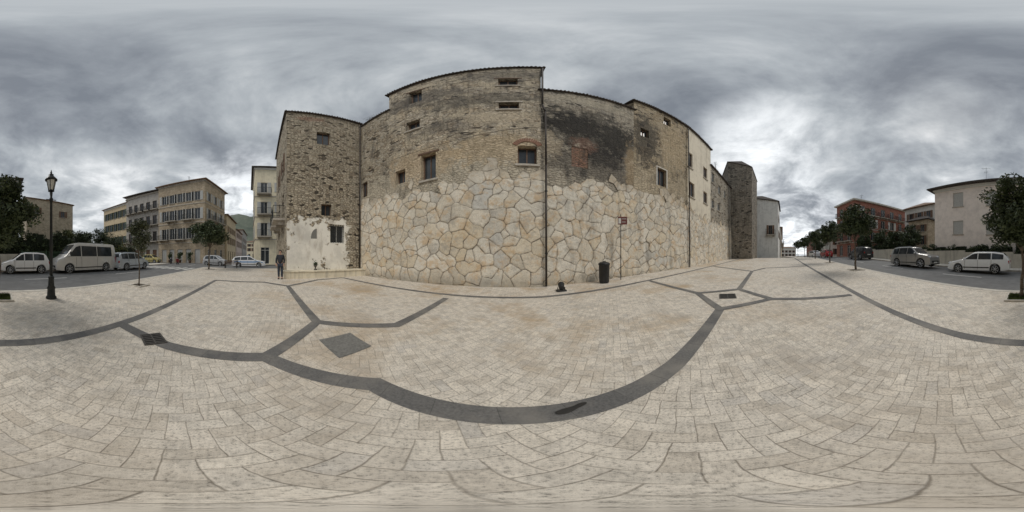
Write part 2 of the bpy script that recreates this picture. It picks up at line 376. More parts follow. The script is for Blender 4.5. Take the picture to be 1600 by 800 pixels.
rx = [-90, -60, -45, -36]+[-30+1.5*i for i in range(48)]+[45, 60, 90, 140, 250]
sheet('road', M['asphalt'], rx, fedge, lambda x: edge(x)+0.05, 14, -0.11)
sheet('side_street', M['asphalt'], [-26.5+1.0*i for i in range(9)], lambda x: -60, lambda x: -13.0, 30, -0.112)
sheet('cross_street', M['asphalt'], [-120, -90, -60, -40, -30]+[-27+1.0*i for i in range(10)], lambda x: -5.86, lambda x: 1.5 if x < -27 else 30, 20, -0.113)
px = [-18+0.5*i for i in range(117)]+[45, 50, 60, 80, 120, 200]
sheet('plaza_paving', M['paving'], px, edge, lambda x: 9.0 if x < 30 else -3-0.07*x, 28, 0.0)
mb = MB()
def kerbline(mb, pts, w=0.28, h=0.125):
    for (x0, y0), (x1, y1) in zip(pts, pts[1:]):
        t = Vector((x1-x0, y1-y0, 0)).normalized(); n = Vector((t.y, -t.x, 0))*w/2
        a = Vector((x0, y0, gz(x0, y0))); b = Vector((x1, y1, gz(x1, y1)))
        dn = Vector((0, 0, -h)); up = Vector((0, 0, 0.006))
        mb._b([tuple(q) for q in (a+n+dn, b+n+dn, b-n+dn, a-n+dn, a+n+up, b+n+up, b-n+up, a-n+up)])
kerbline(mb, [(x, edge(x)) for x in px])
kerbline(mb, [(-18, y) for y in [9, 6, 3, 0, -3, edge(-18)]])
tag(mb.build('plaza_kerb', M['kerb']), kind='structure')
sheet('far_pavement', M['kerb'], [-22+2.0*i for i in range(31)]+[60, 100, 200], lambda x: -15.5-0.07*max(x, 0), fedge, 2, 0.0)
mb = MB(); kerbline(mb, [(x, fedge(x)) for x in [-22+2.0*i for i in range(31)]+[60, 100]]); tag(mb.build('far_kerb', M['stone']), kind='structure')
mb = MB()
for k in range(7):
    y = -6.8-0.85*k
    mb.poly([(x, yy, gz(x, yy)-0.104) for x, yy in ((-17.4, y-0.4), (-14.6, y-0.4), (-14.6, y), (-17.4, y))])
tag(mb.build('zebra_crossing', M['white']), kind='structure')
mb = MB()
for k in range(12):
    x = -30+6.5*k; y0 = -9.2-0.07*max(x, 0)
    if -19 < x < -12: continue
    mb.poly([(a, b, gz(a, b)-0.104) for a, b in ((x, y0-0.06), (x+2.6, y0-0.06), (x+2.6, y0+0.06), (x, y0+0.06))])
tag(mb.build('lane_marking', M['white']), kind='structure')

def band(mb, pts, w=0.26, lift=0.004):
    P = [Vector((p[0], p[1])) for p in pts]; acc = 0
    offs = []
    for i, p in enumerate(P):
        d = Vector((0, 0))
        if i > 0: d += (p-P[i-1]).normalized()
        if i < len(P)-1: d += (P[i+1]-p).normalized()
        d.normalize(); n = Vector((-d.y, d.x))
        if 0 < i < len(P)-1:
            c = n.dot(Vector((-(P[i+1]-p).normalized().y, (P[i+1]-p).normalized().x))); n = n/max(c, 0.5)
        offs.append(n*w/2)
    for i in range(len(P)-1):
        L = (P[i+1]-P[i]).length; k = max(1, int(L/0.5))
        for j in range(k):
            q = []; uv = []
            for tt, sgn in ((j/k, 1), (j/k, -1), ((j+1)/k, -1), ((j+1)/k, 1)):
                c = P[i].lerp(P[i+1], tt)+offs[i].lerp(offs[i+1], tt)*sgn
                q.append((c.x, c.y, gz(c.x, c.y)+lift)); uv.append((acc+L*tt, sgn))
            mb.poly(q, uv)
        acc += L
g2 = lambda u, v: tuple(G(u, v)[:2])
lines = [
 [(-8.9, -2.25), (-2.1, -2.3), (0, -2.32), (5.1, -2.75), (16, -3.5), (30, -4.6)],
 [(-2.1, -2.3), (-1.95, -1.17), (-1.96, 0.12), (-1.04, 0.93), (1.5, 0.95), g2(1125, 483)],
 [(-1.96, 0.12), g2(495, 503), g2(450, 447)],
 [g2(495, 503), g2(620, 508), g2(697, 466)],
 [(-9.0, 5.3), (-2.1, 5.35), (5.8, 5.35), (13, 4.9), (24, 4.3)],
 [(5.9, 5.3), g2(1090, 458), g2(1125, 483), g2(1205, 467), g2(1330, 461)],
 [g2(1090, 458), g2(1155, 452), g2(1205, 467)],
 [g2(1155, 452), g2(1175, 424), (13.5, 4.75)],
 [g2(1175, 424), (12.6, 0.2), (13.5, -3.2)],
 [(-8.9, -2.25), (-8.6, 0.4), g2(450, 447), (-8.8, 3.5), (-9.0, 5.3)],
]
mb = MB()
for k, L in enumerate(lines): band(mb, L, 0.215 if k == 1 else 0.2, 0.004+0.0012*k)
tag(mb.build('paving_band', M['band']), kind='structure')
mb = MB(); q = [G(*p) for p in ((498, 531), (547, 520), (581, 541), (530, 560))]
c = sum(q, Vector())/4; mb.poly([(p.x, p.y, p.z+0.005) for p in q][::-1]); mb.poly([(c.x+(p.x-c.x)*0.96, c.y+(p.y-c.y)*0.96, p.z+0.009) for p in q][::-1])
tag(mb.build('access_cover', M['slab'], origin=Vector((c.x, c.y, 0))), 'square dark grey cover slab set in the pale paving near the curved band', 'cover')
def drain(u, v, sx, sy, rot, label, n=6):
    c = G(u, v); t = thing('drain_grate', label, 'drain', tuple(c), 'drain grates in the plaza paving')
    co, si = math.cos(rot), math.sin(rot)
    def B(mb, x0, x1, y0, y1, lift):
        q = []
        for x, y in ((x0, y0), (x1, y0), (x1, y1), (x0, y1)):
            a, b = c.x+x*co-y*si, c.y+x*si+y*co; q.append((a, b, gz(a, b)))
        mb._b([(a, b, z+0.001) for a, b, z in q]+[(a, b, z+lift) for a, b, z in q])
    mb = MB(); hx, hy = sx/2, sy/2
    B(mb, -hx, hx, hy-.025, hy, .019); B(mb, -hx, hx, -hy, -hy+.025, .019); B(mb, -hx, -hx+.025, -hy+.025, hy-.025, .018); B(mb, hx-.025, hx, -hy+.025, hy-.025, .018)
    for k in range(1, n):
        x = -hx+sx*k/n; B(mb, x-.011, x+.011, -hy+.025, hy-.025, .0175)
    B(mb, -hx+.025, hx-.025, -.012, .012, .017)
    mb.build('grate', M['grate'], t)
    mb = MB(); B(mb, -hx+.006, hx-.006, -hy+.006, hy-.006, .0158); mb.build('pit', M['pit'], t)  # flat dark slab in place of a real shaded hollow
drain(239, 530, 0.36, 0.34, 0.9, 'dark square drain grate beside the long dark band, on the lamp post side')
drain(1137, 463, 0.5, 0.5, 0.3, 'dark square drain grate inside the small band polygon toward the right street')
mb = MB(); P0 = G(893, 640)
pts = []
for k in range(40):
    a = 2*math.pi*k/40; r = 0.05*(1+0.18*math.sin(2*a+1)+0.12*math.sin(3*a)); pts.append((P0.x+1.9*r*math.cos(a)+0.03*math.sin(a), P0.y+0.9*r*math.sin(a)+.02*math.cos(a), 0.0165))
mb.poly(pts); wet = basic('wet_stone', (0.045, 0.043, 0.04), 0.3); tag(mb.build('puddle', wet, origin=Vector((P0.x, P0.y, 0))), 'small dark wet patch on the curved dark paving band', 'puddle')

# ------------------------------------------------------------------ buildings
def frame_of(p0, p1):
    L = math.hypot(p1[0]-p0[0], p1[1]-p0[1]); t = ((p1[0]-p0[0])/L, (p1[1]-p0[1])/L)
    return (p0, t, (t[1], -t[0])), L
def wall_side(mb, p0, p1, z0, za, zb, holes, dep=0.22, uo=0.0):
    fr, L = frame_of(p0, p1); o, t, n = fr
    S_ = sorted(set([0, L]+[h[0] for h in holes]+[h[1] for h in holes])); Z_ = sorted(set([z0]+[h[2] for h in holes]+[h[3] for h in holes]))
    def P(s, z, d=0): return (o[0]+t[0]*s+n[0]*d, o[1]+t[1]*s+n[1]*d, z)
    def top(s): return za+(zb-za)*s/L
    for i in range(len(S_)-1):
        a, b = S_[i], S_[i+1]
        if b-a < 1e-4: continue
        for j in range(len(Z_)):
            c = Z_[j]; e0 = Z_[j+1] if j+1 < len(Z_) else top(a); e1 = Z_[j+1] if j+1 < len(Z_) else top(b)
            ms, mz = (a+b)/2, (c+min(e0, e1))/2
            if any(h[0] < ms < h[1] and h[2] < mz < h[3] for h in holes): continue
            mb.poly([P(a, c), P(b, c), P(b, e1), P(a, e0)], [(uo+a, c), (uo+b, c), (uo+b, e1), (uo+a, e0)])
    for h in holes:
        a, b, c, e = h[:4]; d = -dep
        for q in ([(a, c, 0), (b, c, 0), (b, c, d), (a, c, d)], [(a, e, d), (b, e, d), (b, e, 0), (a, e, 0)], [(a, c, d), (a, e, d), (a, e, 0), (a, c, 0)], [(b, c, 0), (b, e, 0), (b, e, d), (b, c, d)]):
            mb.poly([P(*x) for x in q], [(uo+x[0]+x[2], x[1]+x[2]) for x in q])
    return fr, L
def window(root, fr, h, dep, st):
    a, b, c, e, kind = h[:5]; w = b-a; ht = e-c; d = -dep
    fm = {'w': M['white'], 'b': M['brown_shut'], 'g': M['grey_shut'], 'n': M['green_shut']}[st]
    if kind == 'brickup':
        mb = MB(); o, t, n = fr
        q = [(a, c), (b, c), (b, e), (a, e)]
        mb.poly([(o[0]+t[0]*s-n[0]*0.03, o[1]+t[1]*s-n[1]*0.03, z) for s, z in q], q); mb.build('brick_infill', M['brick'], root); return
    f = 0.055 if w < 0.8 else 0.07
    if kind in ('shut', 'garage'):
        mb = MB(); mb.ob(fr, a+.01, b-.01, c+.01, e-.01, d+.06, d+.1)
        n = max(4, int(ht/0.12))
        for k in range(n):
            z = c+ht*(k+.5)/n; mb.ob(fr, a+.05, b-.05, z-.02, z+.02, d+.1, d+.118)
        mb.ob(fr, (a+b)/2-.025, (a+b)/2+.025, c+.01, e-.01, d+.118, d+.13)
        mb.build('shutter' if kind == 'shut' else 'garage_door', fm, root)
    else:
        mb = MB()
        mb.ob(fr, a, a+f, c, e, d+.03, d+.09); mb.ob(fr, b-f, b, c, e, d+.03, d+.09)
        mb.ob(fr, a+f, b-f, c, c+f, d+.03, d+.09); mb.ob(fr, a+f, b-f, e-f, e, d+.03, d+.09)
        if w > 0.6: mb.ob(fr, (a+b)/2-.03, (a+b)/2+.03, c+f, e-f, d+.03, d+.085)
        if kind == 'shop': mb.ob(fr, a+f, b-f, e-.5, e-.44, d+.03, d+.08)
        win = mb.build('window', fm if kind != 'dark' else M['wood'], root)
        mb = MB(); mb.ob(fr, a+f*.5, b-f*.5, c+f*.5, e-f*.5, d+.04, d+.055); mb.build('pane', M['glass'], win)
    if kind in ('open', 'bal'):
        for s0, s1 in ((a-w*.5, a-.02), (b+.02, b+w*.5)):
            mb = MB(); mb.ob(fr, s0, s1, c, e, 0.012, 0.05)
            n = max(5, int(ht/0.14))
            for k in range(n):
                z = c+ht*(k+.5)/n; mb.ob(fr, s0+.05, s1-.05, z-.025, z+.02, 0.05, 0.066)
            mb.build('shutter', fm, root)
    if kind in ('bal', 'bald'):
        mb = MB(); mb.ob(fr, a-.6, b+.6, c-.2, c-.05, 0.002, 0.85)
        for s in (a-.35, b+.25): mb.ob(fr, s, s+.1, c-.5, c-.2, 0.002, 0.5)
        bal = mb.build('balcony', M['stone'], root)
        mb = MB(); n = int((w+1.2)/0.13)
        mb.ob(fr, a-.58, b+.58, c+.9, c+.94, .8, .84); mb.ob(fr, a-.58, b+.58, c, c+.03, .805, .835)
        for k in range(n+1):
            s = a-.58+(w+1.15)*k/n; mb.ob(fr, s, s+.016, c-.05, c+.9, .81, .826)
        for s in (a-.58, b+.56):
            mb.ob(fr, s, s+.03, c+.9, c+.94, .02, .8)
            for k in range(5): mb.ob(fr, s+.005, s+.02, c-.05, c+.9, .1+.15*k, .115+.15*k)
        mb.build('railing', M['iron'], bal)
    if kind in ('win', 'open', 'shut'):
        mb = MB(); mb.ob(fr, a-.08, b+.08, c-.09, c-.005, 0.003, .1); mb.build('sill', M['stone'], root)
    if kind == 'grate':
        mb = MB()
        for k in range(6):
            s = a+w*(k+.5)/6; mb.ob(fr, s-.012, s+.012, c, e, -.06, -.036)
        for k in range(4):
            z = c+ht*(k+.5)/4; mb.ob(fr, a, b, z-.01, z+.01, -.034, -.02)
        mb.build('window_bars', M['iron'], root)
def surround(root, fr, h, mat, w=.15, lo=.1, hi=.14):
    for a, b, c, e in ((h[0]-w, h[0]-.005, h[2]-lo, h[3]+hi), (h[1]+.005, h[1]+w, h[2]-lo, h[3]+hi), (h[0]-.005, h[1]+.005, h[3]+.005, h[3]+hi)):
        mb = MB(); mb.ob(fr, a, b, c, e, .003, .03); mb.build('window_surround', mat, root)
def expand(pts, oh):
    out = []; n = len(pts)
    for i in range(n):
        p = Vector(pts[i]); a = (p-Vector(pts[i-1])).normalized(); b = (Vector(pts[(i+1) % n])-p).normalized()
        na = Vector((a.y, -a.x)); nb = Vector((b.y, -b.x)); m_ = (na+nb); m_ = m_/max(0.4, m_.dot(na)); out.append(p+m_*oh)
    return out
def building(name, label, cat, pts, z0, tops, wm, holes, roof=('slab', 0.3, 0.14, 0.6), rm=None, dep=0.22, st='w', cornice=None, group=None, tiles=False, bands=()):
    c = sum((Vector(p) for p in pts), Vector((0, 0)))/4
    root = thing(name, label, cat, (c.x, c.y, z0), group)
    mb = MB(); uo = 0; frs = []
    for i in range(4):
        H = holes.get(i, []); fr, L = wall_side(mb, pts[i], pts[(i+1) % 4], z0, tops[i], tops[(i+1) % 4], H, dep, uo)
        frs.append((fr, L)); uo += L
    mb.poly([(pts[i][0], pts[i][1], tops[i]-0.02) for i in range(4)])
    mb.build('wall', wm, root)
    for i in range(4):
        for h in holes.get(i, []): window(root, frs[i][0], h, dep, h[5] if len(h) > 5 else st)
    k, oh, th, rise = roof
    E = expand(pts, oh)
    mb = MB(); lo = [(E[i].x, E[i].y, tops[i]+0.003) for i in range(4)]; up = [(E[i].x, E[i].y, tops[i]+th) for i in range(4)]
    mb.poly(lo[::-1])
    for i in range(4): j = (i+1) % 4; mb.poly([lo[i], lo[j], up[j], up[i]])
    cz = max(tops)+th+rise
    e01 = Vector(pts[1])-Vector(pts[0]); e12 = Vector(pts[2])-Vector(pts[1])
    if e01.length > e12.length: r1 = (Vector(pts[0])+Vector(pts[3]))/2+e01*0.25; r2 = (Vector(pts[1])+Vector(pts[2]))/2-e01*0.25; order = (0, 1, 2, 3)
    else: r1 = (Vector(pts[0])+Vector(pts[1]))/2+e12*0.25; r2 = (Vector(pts[2])+Vector(pts[3]))/2-e12*0.25; order = (1, 2, 3, 0)
    a, b_, c_, d_ = [up[i] for i in order]; A = (r1.x, r1.y, cz); B = (r2.x, r2.y, cz)
    if rise <= 0: mb.poly(up)
    else: mb.poly([a, b_, B, A]); mb.poly([b_, c_, B]); mb.poly([c_, d_, A, B]); mb.poly([d_, a, A])
    if tiles:
        rt_ = random.Random(len(label))
        for i in tiles:
            a = Vector(up[i]); b_ = Vector(up[(i+1) % 4]); L = (b_-a).length; n = int(L/0.19); t = (b_-a)/L; nn = Vector((t.y, -t.x, 0)).normalized()
            for q in range(n):
                p = a+t*(L*(q+.5)/n)+Vector((0, 0, rt_.uniform(-.012, .015))); mb.tube(p+nn*rt_.uniform(.01, .05)-Vector((0, 0, .015)), p-nn*0.8+Vector((0, 0, 0.08)), 0.055, 0.05, 6)
    mb.build('roof', rm or M['tile'], root)
    if cornice:
        mb = MB()
        for i in range(4):
            fr, L = frs[i]; zt = min(tops[i], tops[(i+1) % 4])
            mb.ob(fr, -.1, L+.1, zt-.4, zt-.25, 0.002, .1); mb.ob(fr, -.16, L+.16, zt-.25, zt-.02, 0.003, .2)
        mb.build('cornice', cornice, root)
    for z in bands:
        mb = MB()
        for i in range(4):
            fr, L = frs[i]; mb.ob(fr, -.05, L+.05, z, z+.16, 0.002+.001*i, .07+.001*i)
        mb.build('string_course', M['stone'], root)
    return root, frs
def rows(L, n, w, zs, kinds, m0=0.8, st=None):
    out = []
    for zi, (z, hh) in enumerate(zs):
        for k in range(n):
            s = m0+(L-2*m0)*(k+.5)/n; kd = kinds[zi] if isinstance(kinds[zi], str) else kinds[zi][k % len(kinds[zi])]
            out.append((s-w/2, s+w/2, z, z+hh, kd)+((st,) if st else ()))
    return out

PH0 = (-9.82, 7.34); PH1 = (-6.89, 7.34); PH2 = (1.31, 7.34); PH3 = (6.8, 7.34); PH4 = (12.4, 6.65); PH5 = (17.4, 6.4); PH6 = (25.0, 5.8)
tan = [(0.25, 0.205, 0.15), (0.47, 0.4, 0.3), (0.63, 0.56, 0.44), (0.44, 0.4, 0.33)]
mort = (0.48, 0.41, 0.31)
PALE = (0.68, 0.61, 0.48)
rb0 = rubble('rubble_low_house', tan, mort, (0.27, 0.16), dark=0.55, och=0.35, seed=3, render=.5, pale=(6.2, 7.6, PALE))
rb1 = rubble('rubble_tall_house', [(0.22, 0.185, 0.145), (0.48, 0.41, 0.31), (0.7, 0.62, 0.49), (0.44, 0.39, 0.32)], (0.55, 0.47, 0.35), (0.26, 0.14), dark=0.6, och=0.4, ochre=(0.64, 0.47, 0.28), seed=11, render=.75, rcol=(0.72, 0.62, 0.46), pale=(6.2, 8.6, PALE),
    blobs=[(2.2, 7.0, 2.4, 1.3, (0.66, 0.49, 0.3), 0.5), (6.0, 7.3, 2.2, 1.2, (0.7, 0.54, 0.34), 0.5), (5.5, 12.2, 3.0, 0.9, (0.13, 0.12, 0.1), 0.65), (2, 13.8, 3.0, 1.0, (0.11, 0.1, 0.09), 0.65), (6.5, 16.2, 2.5, 1.1, (0.14, 0.13, 0.115), 0.55), (3.8, 9.6, 1.8, .7, (0.15, 0.135, 0.115), 0.5), (6.2, 9.9, 1.6, .8, (0.72, .61, .45), .55)])
rb2 = rubble('rubble_stained_house', [(0.18, 0.16, 0.13), (0.4, 0.355, 0.28), (0.58, 0.52, 0.42), (0.36, 0.33, 0.28)], (0.44, 0.39, 0.31), (0.27, 0.15), dark=0.7, och=0.25, seed=5, render=.6, rcol=(0.58, 0.51, 0.4), pale=(5.9, 7.6, (0.56, 0.5, 0.4)),
    blobs=[(2.6, 9.4, 3.2, 2.3, (0.04, 0.037, 0.032), 0.72), (1.8, 9.6, 1.6, 1.2, (0.022, 0.02, 0.018), 0.8), (4.4, 9.2, 1.5, 1.6, (0.026, 0.024, 0.021), 0.75), (3.4, 7.4, 1.5, .8, (0.03, 0.027, 0.024), 0.75), (2.8, 6.7, 3.2, 1.3, (0.05, 0.045, 0.04), 0.6), (2.6, 12.7, 3.2, 0.5, (0.56, 0.5, 0.39), 0.65), (0.4, 7.6, 0.6, 1.0, (0.62, 0.52, 0.38), 0.6), (5.25, 7.4, 0.5, 2.0, (0.58, 0.44, 0.27), 0.55), (2.2, 8.0, .7, .6, (0.36, 0.2, 0.14), 0.4)])
rb3 = rubble('rubble_ochre_house', [(0.22, 0.17, 0.12), (0.49, 0.4, 0.27), (0.63, 0.53, 0.38), (0.4, 0.34, 0.25)], (0.52, 0.43, 0.3), (0.28, 0.15), dark=0.6, och=0.4, seed=21, render=.6, rcol=(0.62, 0.5, 0.33), pale=(6.4, 8.4, (0.64, 0.54, 0.39)),
    blobs=[(3.9, 11.5, 1.6, 3.0, (0.6, 0.47, 0.3), 0.5), (1.0, 10.8, 1.2, 2.8, (0.05, 0.046, 0.04), 0.75)])
rb5 = rubble('rubble_far_house', [(0.24, 0.21, 0.17), (0.46, 0.41, 0.33), (0.6, 0.55, 0.46), (0.4, 0.36, 0.31)], (0.5, 0.45, 0.37), (0.3, 0.17), dark=0.45, och=0.3, seed=9, render=.5)
rbT = rubble('rubble_dark_tower', [(0.12, 0.105, 0.09), (0.28, 0.25, 0.205), (0.4, 0.355, 0.29), (0.22, 0.195, 0.165)], (0.27, 0.235, 0.19), (0.36, 0.2), dark=0.6, och=0.35, ochre=(0.32, 0.25, 0.17), seed=15, render=.35, rcol=(.36, .32, .26))
rbB = rubble('rubble_corner_house', [(0.24, 0.2, 0.15), (0.5, 0.43, 0.32), (0.66, 0.58, 0.45), (0.45, 0.4, 0.31)], (0.32, 0.27, 0.2), (0.25, 0.14), dark=0.25, och=0.25, ochre=(0.55, 0.43, 0.29), seed=2,
    plast=(0, 4.3, 4.0, (0.88, 0.85, 0.77)), mw=0.13, blobs=[(1.6, 13.6, 0.9, 0.35, (0.38, 0.22, 0.16), 0.55)])
cream = plaster('cream_plaster', (0.74, 0.67, 0.54), (0.28, 0.23, 0.17), 0.5, 0.4)

H0h = [HP(PH0, PH1, 566, 574, 285, 308, 'dark')]
building('stone_house', 'low rough stone wing between the brown corner house and the tallest house', 'house', [PH0, PH1, (-6.9, 15), (-9.9, 15)], 0, [13.7, 13.9, 13.9, 13.7], rb0, {0: H0h}, ('slab', 0.12, 0.07, 1.2), tiles=(0,), st='b')
H1h = [HP(PH1, PH2, 778, 809, 123, 134, 'dark'), HP(PH1, PH2, 779, 811, 160, 171, 'dark'), HP(PH1, PH2, 809, 839, 228, 257, 'dark'), HP(PH1, PH2, 639, 659, 143, 160, 'dark'), HP(PH1, PH2, 635, 656, 189, 203, 'dark'), HP(PH1, PH2, 658, 681, 240, 281, 'dark'), HP(PH1, PH2, 618, 633, 266, 287, 'dark')]
h1, f1 = building('stone_house', 'tallest rubble stone house rising from the polygonal wall, with seven small dark windows', 'house', [PH1, PH2, (1.35, 15), (-6.9, 15)], 0, [16.5, 18.1, 18.1, 16.5], rb1, {0: H1h}, ('slab', 0.2, 0.08, 1.0), tiles=(0,), dep=0.38)
fr = f1[0][0]
for i in (0, 1, 2, 4, 5):
    h = H1h[i]; mb = MB()
    mb.ob(fr, h[0]-.12, h[1]+.12, h[2]-.12, h[2]-.005, 0.003, .09)
    mb.build('sill', M['stone'], h1)
for i in (0, 1, 3, 5):
    h = H1h[i]; mb = MB(); mb.ob(fr, h[0]-.18, h[1]+.18, h[3]+.005, h[3]+.13, 0.003, .04); mb.build('lintel', M['wood'] if i != 1 else M['stone'], h1)
h = H1h[2]; mb = MB(); cx = (h[0]+h[1])/2; hw = (h[1]-h[0])/2+.1
o, t, n = fr
for k in range(15):
    a = R(155-130*k/14)
    rr = hw*1.12; zc = h[3]+.08-rr*0.42
    s = cx+rr*math.cos(a); z = zc+rr*math.sin(a)
    c0 = (o[0]+t[0]*s+n[0]*.02, o[1]+t[1]*s+n[1]*.02, z)
    v = Vector((t[0]*math.cos(a), t[1]*math.cos(a), math.sin(a)))
    mb.tube(Vector(c0)-v*0.12, Vector(c0)+v*0.12, 0.045, 0.05, 4)
mb.build('brick_arch', M['brick'], h1)
H2h = [HP(PH2, PH3, 893, 919, 231, 262, 'brickup')]
building('stone_house', 'middle rubble house with a big black soot stain and a bricked-up window', 'house', [PH2, PH3, (6.8, 15), (1.35, 15)], 0, [13.4, 13.9, 13.9, 13.4], rb2, {0: H2h}, ('slab', 0.15, 0.08, 1.3), tiles=(0,), dep=.03)
H3h = [HP(PH3, PH4, 1001, 1014, 202, 214, 'dark'), HP(PH3, PH4, 1027, 1041, 264, 291, 'dark'), HP(PH3, PH4, 1037, 1048, 185, 196, 'dark')]
h3, f3 = building('stone_house', 'ochre rubble house between the soot-stained house and the cream plastered house', 'house', [PH3, PH4, (13, 15), (6.8, 15)], 0, [15.4, 15.5, 15.5, 15.4], rb3, {0: H3h}, ('slab', 0.2, 0.08, 1.0), tiles=(0,), dep=0.3)
surround(h3, f3[0][0], H3h[1], M['kerb'], .11, .08, .1)
H4h = [HP(PH4, PH5, 1075, 1082, 239, 262, 'win'), HP(PH4, PH5, 1076, 1085, 285, 308, 'win'), HP(PH4, PH5, 1099, 1105, 262, 279, 'win'), HP(PH4, PH5, 1099, 1105, 300, 318, 'win')]
building('plastered_house', 'narrow cream plastered house with small windows above the right end of the wall', 'house', [PH4, PH5, (18, 14.5), (13, 15)], 0, [15.5, 15.5, 15.5, 15.5], cream, {0: H4h}, ('slab', 0.2, 0.08, 1.0), tiles=(0,), st='b')
H5h = [HP(PH5, PH6, 1112, 1116, 270, 286, 'win'), HP(PH5, PH6, 1112, 1116, 312, 326, 'win'), HP(PH5, PH6, 1122, 1126, 290, 304, 'win'), HP(PH5, PH6, 1121, 1125, 318, 330, 'win'), HP(PH5, PH6, 1131, 1134, 298, 310, 'win')]
building('stone_house', 'lower grey rubble house beyond the cream plastered house, beside the dark tower', 'house', [PH5, PH6, (25, 14), (18, 14)], 0, [12.9, 12.6, 12.6, 12.9], rb5, {0: H5h}, ('slab', 0.2, 0.1, 1.0), tiles=(0,), st='w')
PT0 = (25.05, 6.3); PT1 = (25.05, 2.5)
building('stone_tower', 'dark brown-grey windowless stone tower projecting at the far right end of the old wall', 'tower', [PT0, PT1, (31, 2.1), (31, 9)], 0, [18.2, 16.6, 16.6, 18.2], rbT, {}, ('slab', 0.1, 0.08, 0.8), tiles=(0,))
grw = plaster('pale_gable_plaster', (0.78, 0.77, 0.73), (0.3, 0.28, 0.26), 0.5, 0.35)
building('town_house', 'pale blank-walled gable house at the mouth of the right street, past the dark tower', 'house', [(34, 5), (34, -2.1), (42, -3.0), (42, 5)], 0, [14.2, 13.2, 13.2, 14.2], grw,
   {0: [(5.1, 5.9, 5.9, 7.9, 'bal', 'b')], 1: rows(8, 2, 1.0, [(5.5, 1.6), (9, 1.6)], ['open', 'open'], st='b')}, ('slab', 0.3, 0.1, 1.0))

PB0 = (-10.5, 2.0); PB1 = (-9.85, 7.32)
B1h = [HP(PB0, PB1, 495, 516, 207, 226, 'dark'), HP(PB0, PB1, 502, 518, 319, 337, 'dark'), HP(PB0, PB1, 516, 538, 351, 380, 'grate')]
b1, fb = building('corner_house', 'brown rubble corner house with peeling white plaster at its foot and a barred window', 'house', [PB0, PB1, (-16.5, 9), (-19, 2.4)], 0, [14.4, 14.2, 14.2, 14.4], rbB,
    {0: B1h, 3: [(3.0, 4.0, 4.2, 6.4, 'bald', 'b'), (6.0, 7.0, 4.2, 6.4, 'bald', 'b'), (3.0, 4.0, 8.2, 10, 'open', 'b'), (6.0, 7.0, 8.2, 10, 'open', 'b')]}, ('slab', 0.16, 0.09, 0.8), tiles=(0,), dep=0.32)
fr = fb[0][0]
mb = MB(); s, r = hit(PB0, PB1, 495); zc = CAMH+r*math.tan(el(373)); o, t, n = fr; rad = 0.55
pts = [(s+rad*0.75*math.cos(a), zc+rad*1.25*math.sin(a)) for a in [math.pi/2+math.pi/2*k/10 for k in range(11)]]+[(s, zc)]
mb.poly([(o[0]+t[0]*a+n[0]*.006, o[1]+t[1]*a+n[1]*.006, z) for a, z in pts][::-1]); mb.build('blocked_arch', M['slab'], b1)
mb = MB(); frb, Lb = frame_of(PB0, PB1)
mb.ob(frb, -.2, Lb+.1, -.02, .4, .004, .75); mb.ob(frb, -.23, Lb+.1, .4, .48, .004, .8)
tag(mb.build('bench_wall', plaster('bench_plaster', (0.76, 0.69, 0.54), amt=0.6), bev=0.015), 'long low cream masonry bench along the foot of the brown corner house', 'bench')
s, r = hit(PB0, PB1, 491); p = Vector((PB0[0]+frb[1][0]*s+frb[2][0]*.32, PB0[1]+frb[1][1]*s+frb[2][1]*.32, .48))
mb = MB(); mb.lathe([(.1, 0), (.11, .05), (.05, .09), (.045, .18), (.11, .26), (.13, .32), (.1, .33)], p, 12)
urn = thing('garden_urn', 'small dark potted plant standing on the cream bench wall', 'plant', tuple(p)); mb.build('urn', M['rust'], urn, True)
mb = MB(); rnd = random.Random(2)
for _ in range(160):
    a_ = Vector((rnd.gauss(0, .06), rnd.gauss(0, .06), .34+abs(rnd.gauss(0, .08)))); q = Vector(p)+a_; d_ = Vector((rnd.gauss(0, 1), rnd.gauss(0, 1), rnd.gauss(.6, .5))).normalized(); e_ = d_.orthogonal().normalized()
    mb.poly([q-d_*.05, q+e_*.02, q+d_*.05, q-e_*.02])
mb.build('foliage', M['leaf'], urn)

# ---- megalithic wall: power-diagram cells, a third of them fused into larger angular blocks
pl = [Vector(p) for p in (PH0, PH3, PH4, PH5, PH6)]
seg = [(pl[i+1]-pl[i]).length for i in range(4)]; tot = sum(seg)
DS = 0.034
ns = int((tot-0.02)/DS); nz = int(7.6/DS)
sv = np.linspace(0.0, tot-0.02, ns+1); zv = np.linspace(-0.05, 7.55, nz+1)
cum = np.concatenate([[0], np.cumsum(seg)])
PX = np.interp(sv, cum, [p.x for p in pl]); PY = np.interp(sv, cum, [p.y for p in pl])
tx = np.gradient(PX, sv); ty = np.gradient(PY, sv); nl = np.hypot(tx, ty); NX = ty/nl; NY = -tx/nl
SS, ZZ = np.meshgrid(sv, zv, indexing='ij')
seeds = []
z = -0.6
while z < 8.2:
    rh = random.uniform(0.38, 0.6) if z < 3.6 else random.uniform(0.3, 0.44)
    s = -1+random.random()*0.6
    while s < tot+1:
        w = random.uniform(0.36, 0.95) if z < 3.6 else random.uniform(0.32, 0.72)
        seeds.append((s+w/2+random.uniform(-.16, .16), z+rh/2+random.uniform(-.28, .28)))
        s += w
    z += rh
seeds = np.array(seeds); nsd = len(seeds)
grp = np.arange(nsd); done = np.zeros(nsd, bool)
for i in np.random.permutation(nsd):
    if done[i] or random.random() > 0.42: continue
    d2 = (seeds[:, 0]-seeds[i, 0])**2*0.8+(seeds[:, 1]-seeds[i, 1])**2*1.6; d2[i] = 99; d2[done] = 99
    j = int(np.argmin(d2))
    if d2[j] < 0.7: grp[j] = i; done[i] = done[j] = True
